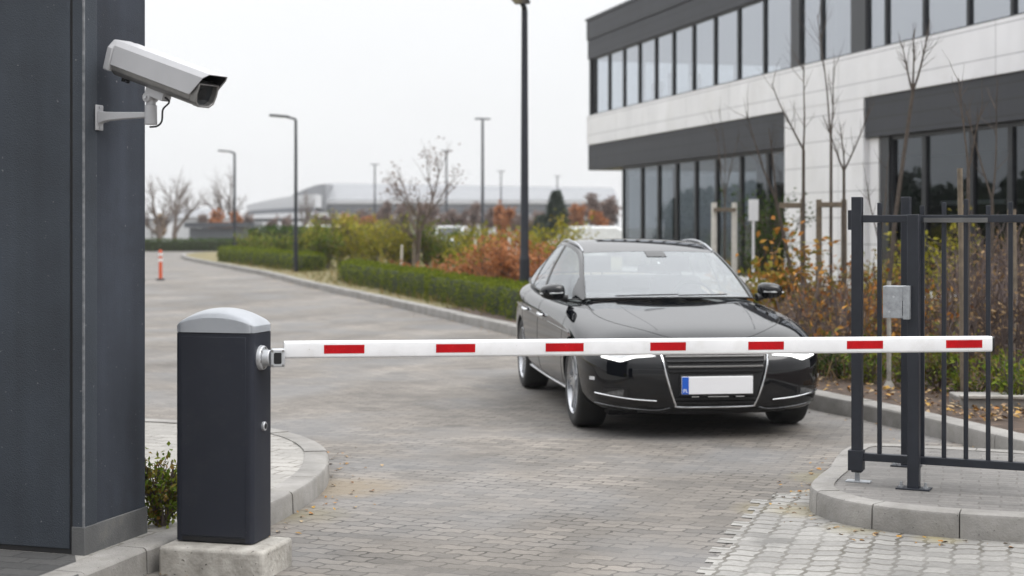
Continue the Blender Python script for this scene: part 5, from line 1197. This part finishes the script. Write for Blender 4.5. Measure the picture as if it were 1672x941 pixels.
# trees across the drive, left of the view, mirrored in the office glass
def dense_tree(label, X, Y, H, r, group=None):
    H *= .72
    t = thing('dense_tree', label, 'tree', (X,Y,0), 0, group); b = MB(); b.cyl((0,0,-.05),(0,0,H*.6),.16,.08,8); b.build('trunk', 'farbark', t)
    b = MB(); cl = [Vector((rnd.gauss(0,.45)*r, rnd.gauss(0,.45)*r, H*(.22+.66*rnd.random()))) for _ in range(26)]
    for _ in range(2600):
        c = rnd.choice(cl); b.quadleaf(c + V3(1).normalized()*r*.34*rnd.random()**.4, .5, .35)
    b.build('crown', 'conifer', t, 0, recalc=False)
for k, (x, y, H, r) in enumerate(((-24,62,4.8,2.6),(-26,68,5.6,2.9),(-27,74.5,4.6,2.8),(-29,80,5.2,2.9),(-29,87,4.4,2.8),(-33,93,5.8,3.2),(-24,56,5.0,2.6),(-38,99,5.4,3.2))):
    dense_tree('dense dark tree across the drive, seen mirrored in the office glass', x, y, H, r, 'dark trees mirrored in the office windows')
SKY0, SKY1, SUN, EXPO, BACK, HAZE = .70, 2.3, 1.05, .36, .58, .00045
# ------------------------------------------------------------------ thin haze
b = MB(); b.box(-520,520,-240,820,-1.2,14); o = b.build('haze', 'black', None, smooth=0); tag(o, 'thin pale haze hanging over the whole place', 'haze', kind='stuff')
m, N, L, pb = nt('haze_air'); N.remove(pb); pv = N.new('ShaderNodeVolumePrincipled'); pv.inputs['Color'].default_value = (.95,.96,.98,1); pv.inputs['Density'].default_value = HAZE; pv.inputs['Anisotropy'].default_value = .2
L.new(pv.outputs[0], N['Material Output'].inputs['Volume']); o.data.materials.clear(); o.data.materials.append(m)
# ------------------------------------------------------------------ sky, sun, camera
w = bpy.data.worlds.new('World'); sc.world = w; w.use_nodes = True
N, L = w.node_tree.nodes, w.node_tree.links; bg = N['Background']
el, az = radians(52), radians(118)
sky = N.new('ShaderNodeTexSky'); sky.sky_type = 'NISHITA'; sky.sun_disc = False; sky.sun_elevation = el; sky.sun_rotation = az; sky.dust_density = 4; sky.air_density = 1
hs = N.new('ShaderNodeHueSaturation'); hs.inputs['Saturation'].default_value = .25; hs.inputs['Value'].default_value = .025; L.new(sky.outputs[0], hs.inputs['Color'])
tc = N.new('ShaderNodeTexCoord'); sx = N.new('ShaderNodeSeparateXYZ'); L.new(tc.outputs['Generated'], sx.inputs[0])
mr = N.new('ShaderNodeMapRange'); mr.inputs['From Min'].default_value = 0; mr.inputs['From Max'].default_value = 1; mr.inputs['To Min'].default_value = SKY0; mr.inputs['To Max'].default_value = SKY1
mr.interpolation_type = 'SMOOTHSTEP'; mr.inputs['From Min'].default_value = .1; mr.inputs['From Max'].default_value = .9; L.new(sx.outputs[2], mr.inputs['Value'])
nz = N.new('ShaderNodeTexNoise'); nz.inputs['Scale'].default_value = 2.2; nz.inputs['Detail'].default_value = 5
mp = N.new('ShaderNodeMapping'); mp.inputs['Scale'].default_value = (1, 1, 3); L.new(tc.outputs['Generated'], mp.inputs['Vector']); L.new(mp.outputs[0], nz.inputs['Vector'])
m2 = N.new('ShaderNodeMapRange'); m2.inputs['To Min'].default_value = .92; m2.inputs['To Max'].default_value = 1.07; L.new(nz.outputs['Fac'], m2.inputs['Value'])
k = math_node(N, L, 'MULTIPLY', mr.outputs[0], m2.outputs[0])
vm = N.new('ShaderNodeVectorMath'); vm.operation = 'SCALE'; vm.inputs[0].default_value = (.975, .985, 1.0); md = N.new('ShaderNodeMapRange'); md.interpolation_type = 'SMOOTHSTEP'; md.inputs['From Min'].default_value = .25; md.inputs['From Max'].default_value = -.65; md.inputs['To Min'].default_value = 1; md.inputs['To Max'].default_value = BACK
L.new(sx.outputs[1], md.inputs['Value']); k = math_node(N, L, 'MULTIPLY', k, md.outputs[0])      # sky dimmed behind the viewer to darken surfaces turned this way
L.new(k, vm.inputs['Scale'])   # cloud cover
ad = N.new('ShaderNodeVectorMath'); ad.operation = 'ADD'; L.new(vm.outputs[0], ad.inputs[0]); L.new(hs.outputs[0], ad.inputs[1])
sc2 = N.new('ShaderNodeVectorMath'); sc2.operation = 'SCALE'; sc2.inputs['Scale'].default_value = 10; L.new(ad.outputs[0], sc2.inputs[0])
L.new(sc2.outputs[0], bg.inputs['Color']); bg.inputs['Strength'].default_value = .1
s = bpy.data.lights.new('sun', 'SUN'); s.energy = SUN; s.angle = radians(35); s.color = (1, .98, .955)
so = bpy.data.objects.new('sun', s); col.objects.link(so)
dv = Vector((sin(az)*cos(el), cos(az)*cos(el), sin(el))); so.rotation_euler = dv.to_track_quat('Z', 'Y').to_euler(); so.location = (0, 0, 30)
cd = bpy.data.cameras.new('camera'); co = bpy.data.objects.new('camera', cd); col.objects.link(co); sc.camera = co
co.location = (0, 0, HC); co.rotation_euler = (pi/2, 0, 0); cd.sensor_width = 36; cd.lens = F / 1672 * 36; cd.shift_y = -(470.5 - 368) / 1672
cd.clip_start = .05; cd.clip_end = 3000; cd.dof.use_dof = True; cd.dof.focus_distance = 7.7; cd.dof.aperture_fstop = 2.4; cd.dof.aperture_blades = 9
vs_ = sc.view_settings; sc.display_settings.display_device = 'sRGB'; vs_.view_transform = 'Standard'; vs_.look = 'None'; vs_.gamma = 1; vs_.exposure = EXPO; vs_.use_curve_mapping = False
sc.cycles.use_denoising = True; sc.cycles.max_bounces = 8; sc.cycles.transparent_max_bounces = 16; sc.cycles.caustics_reflective = False; sc.cycles.caustics_refractive = False
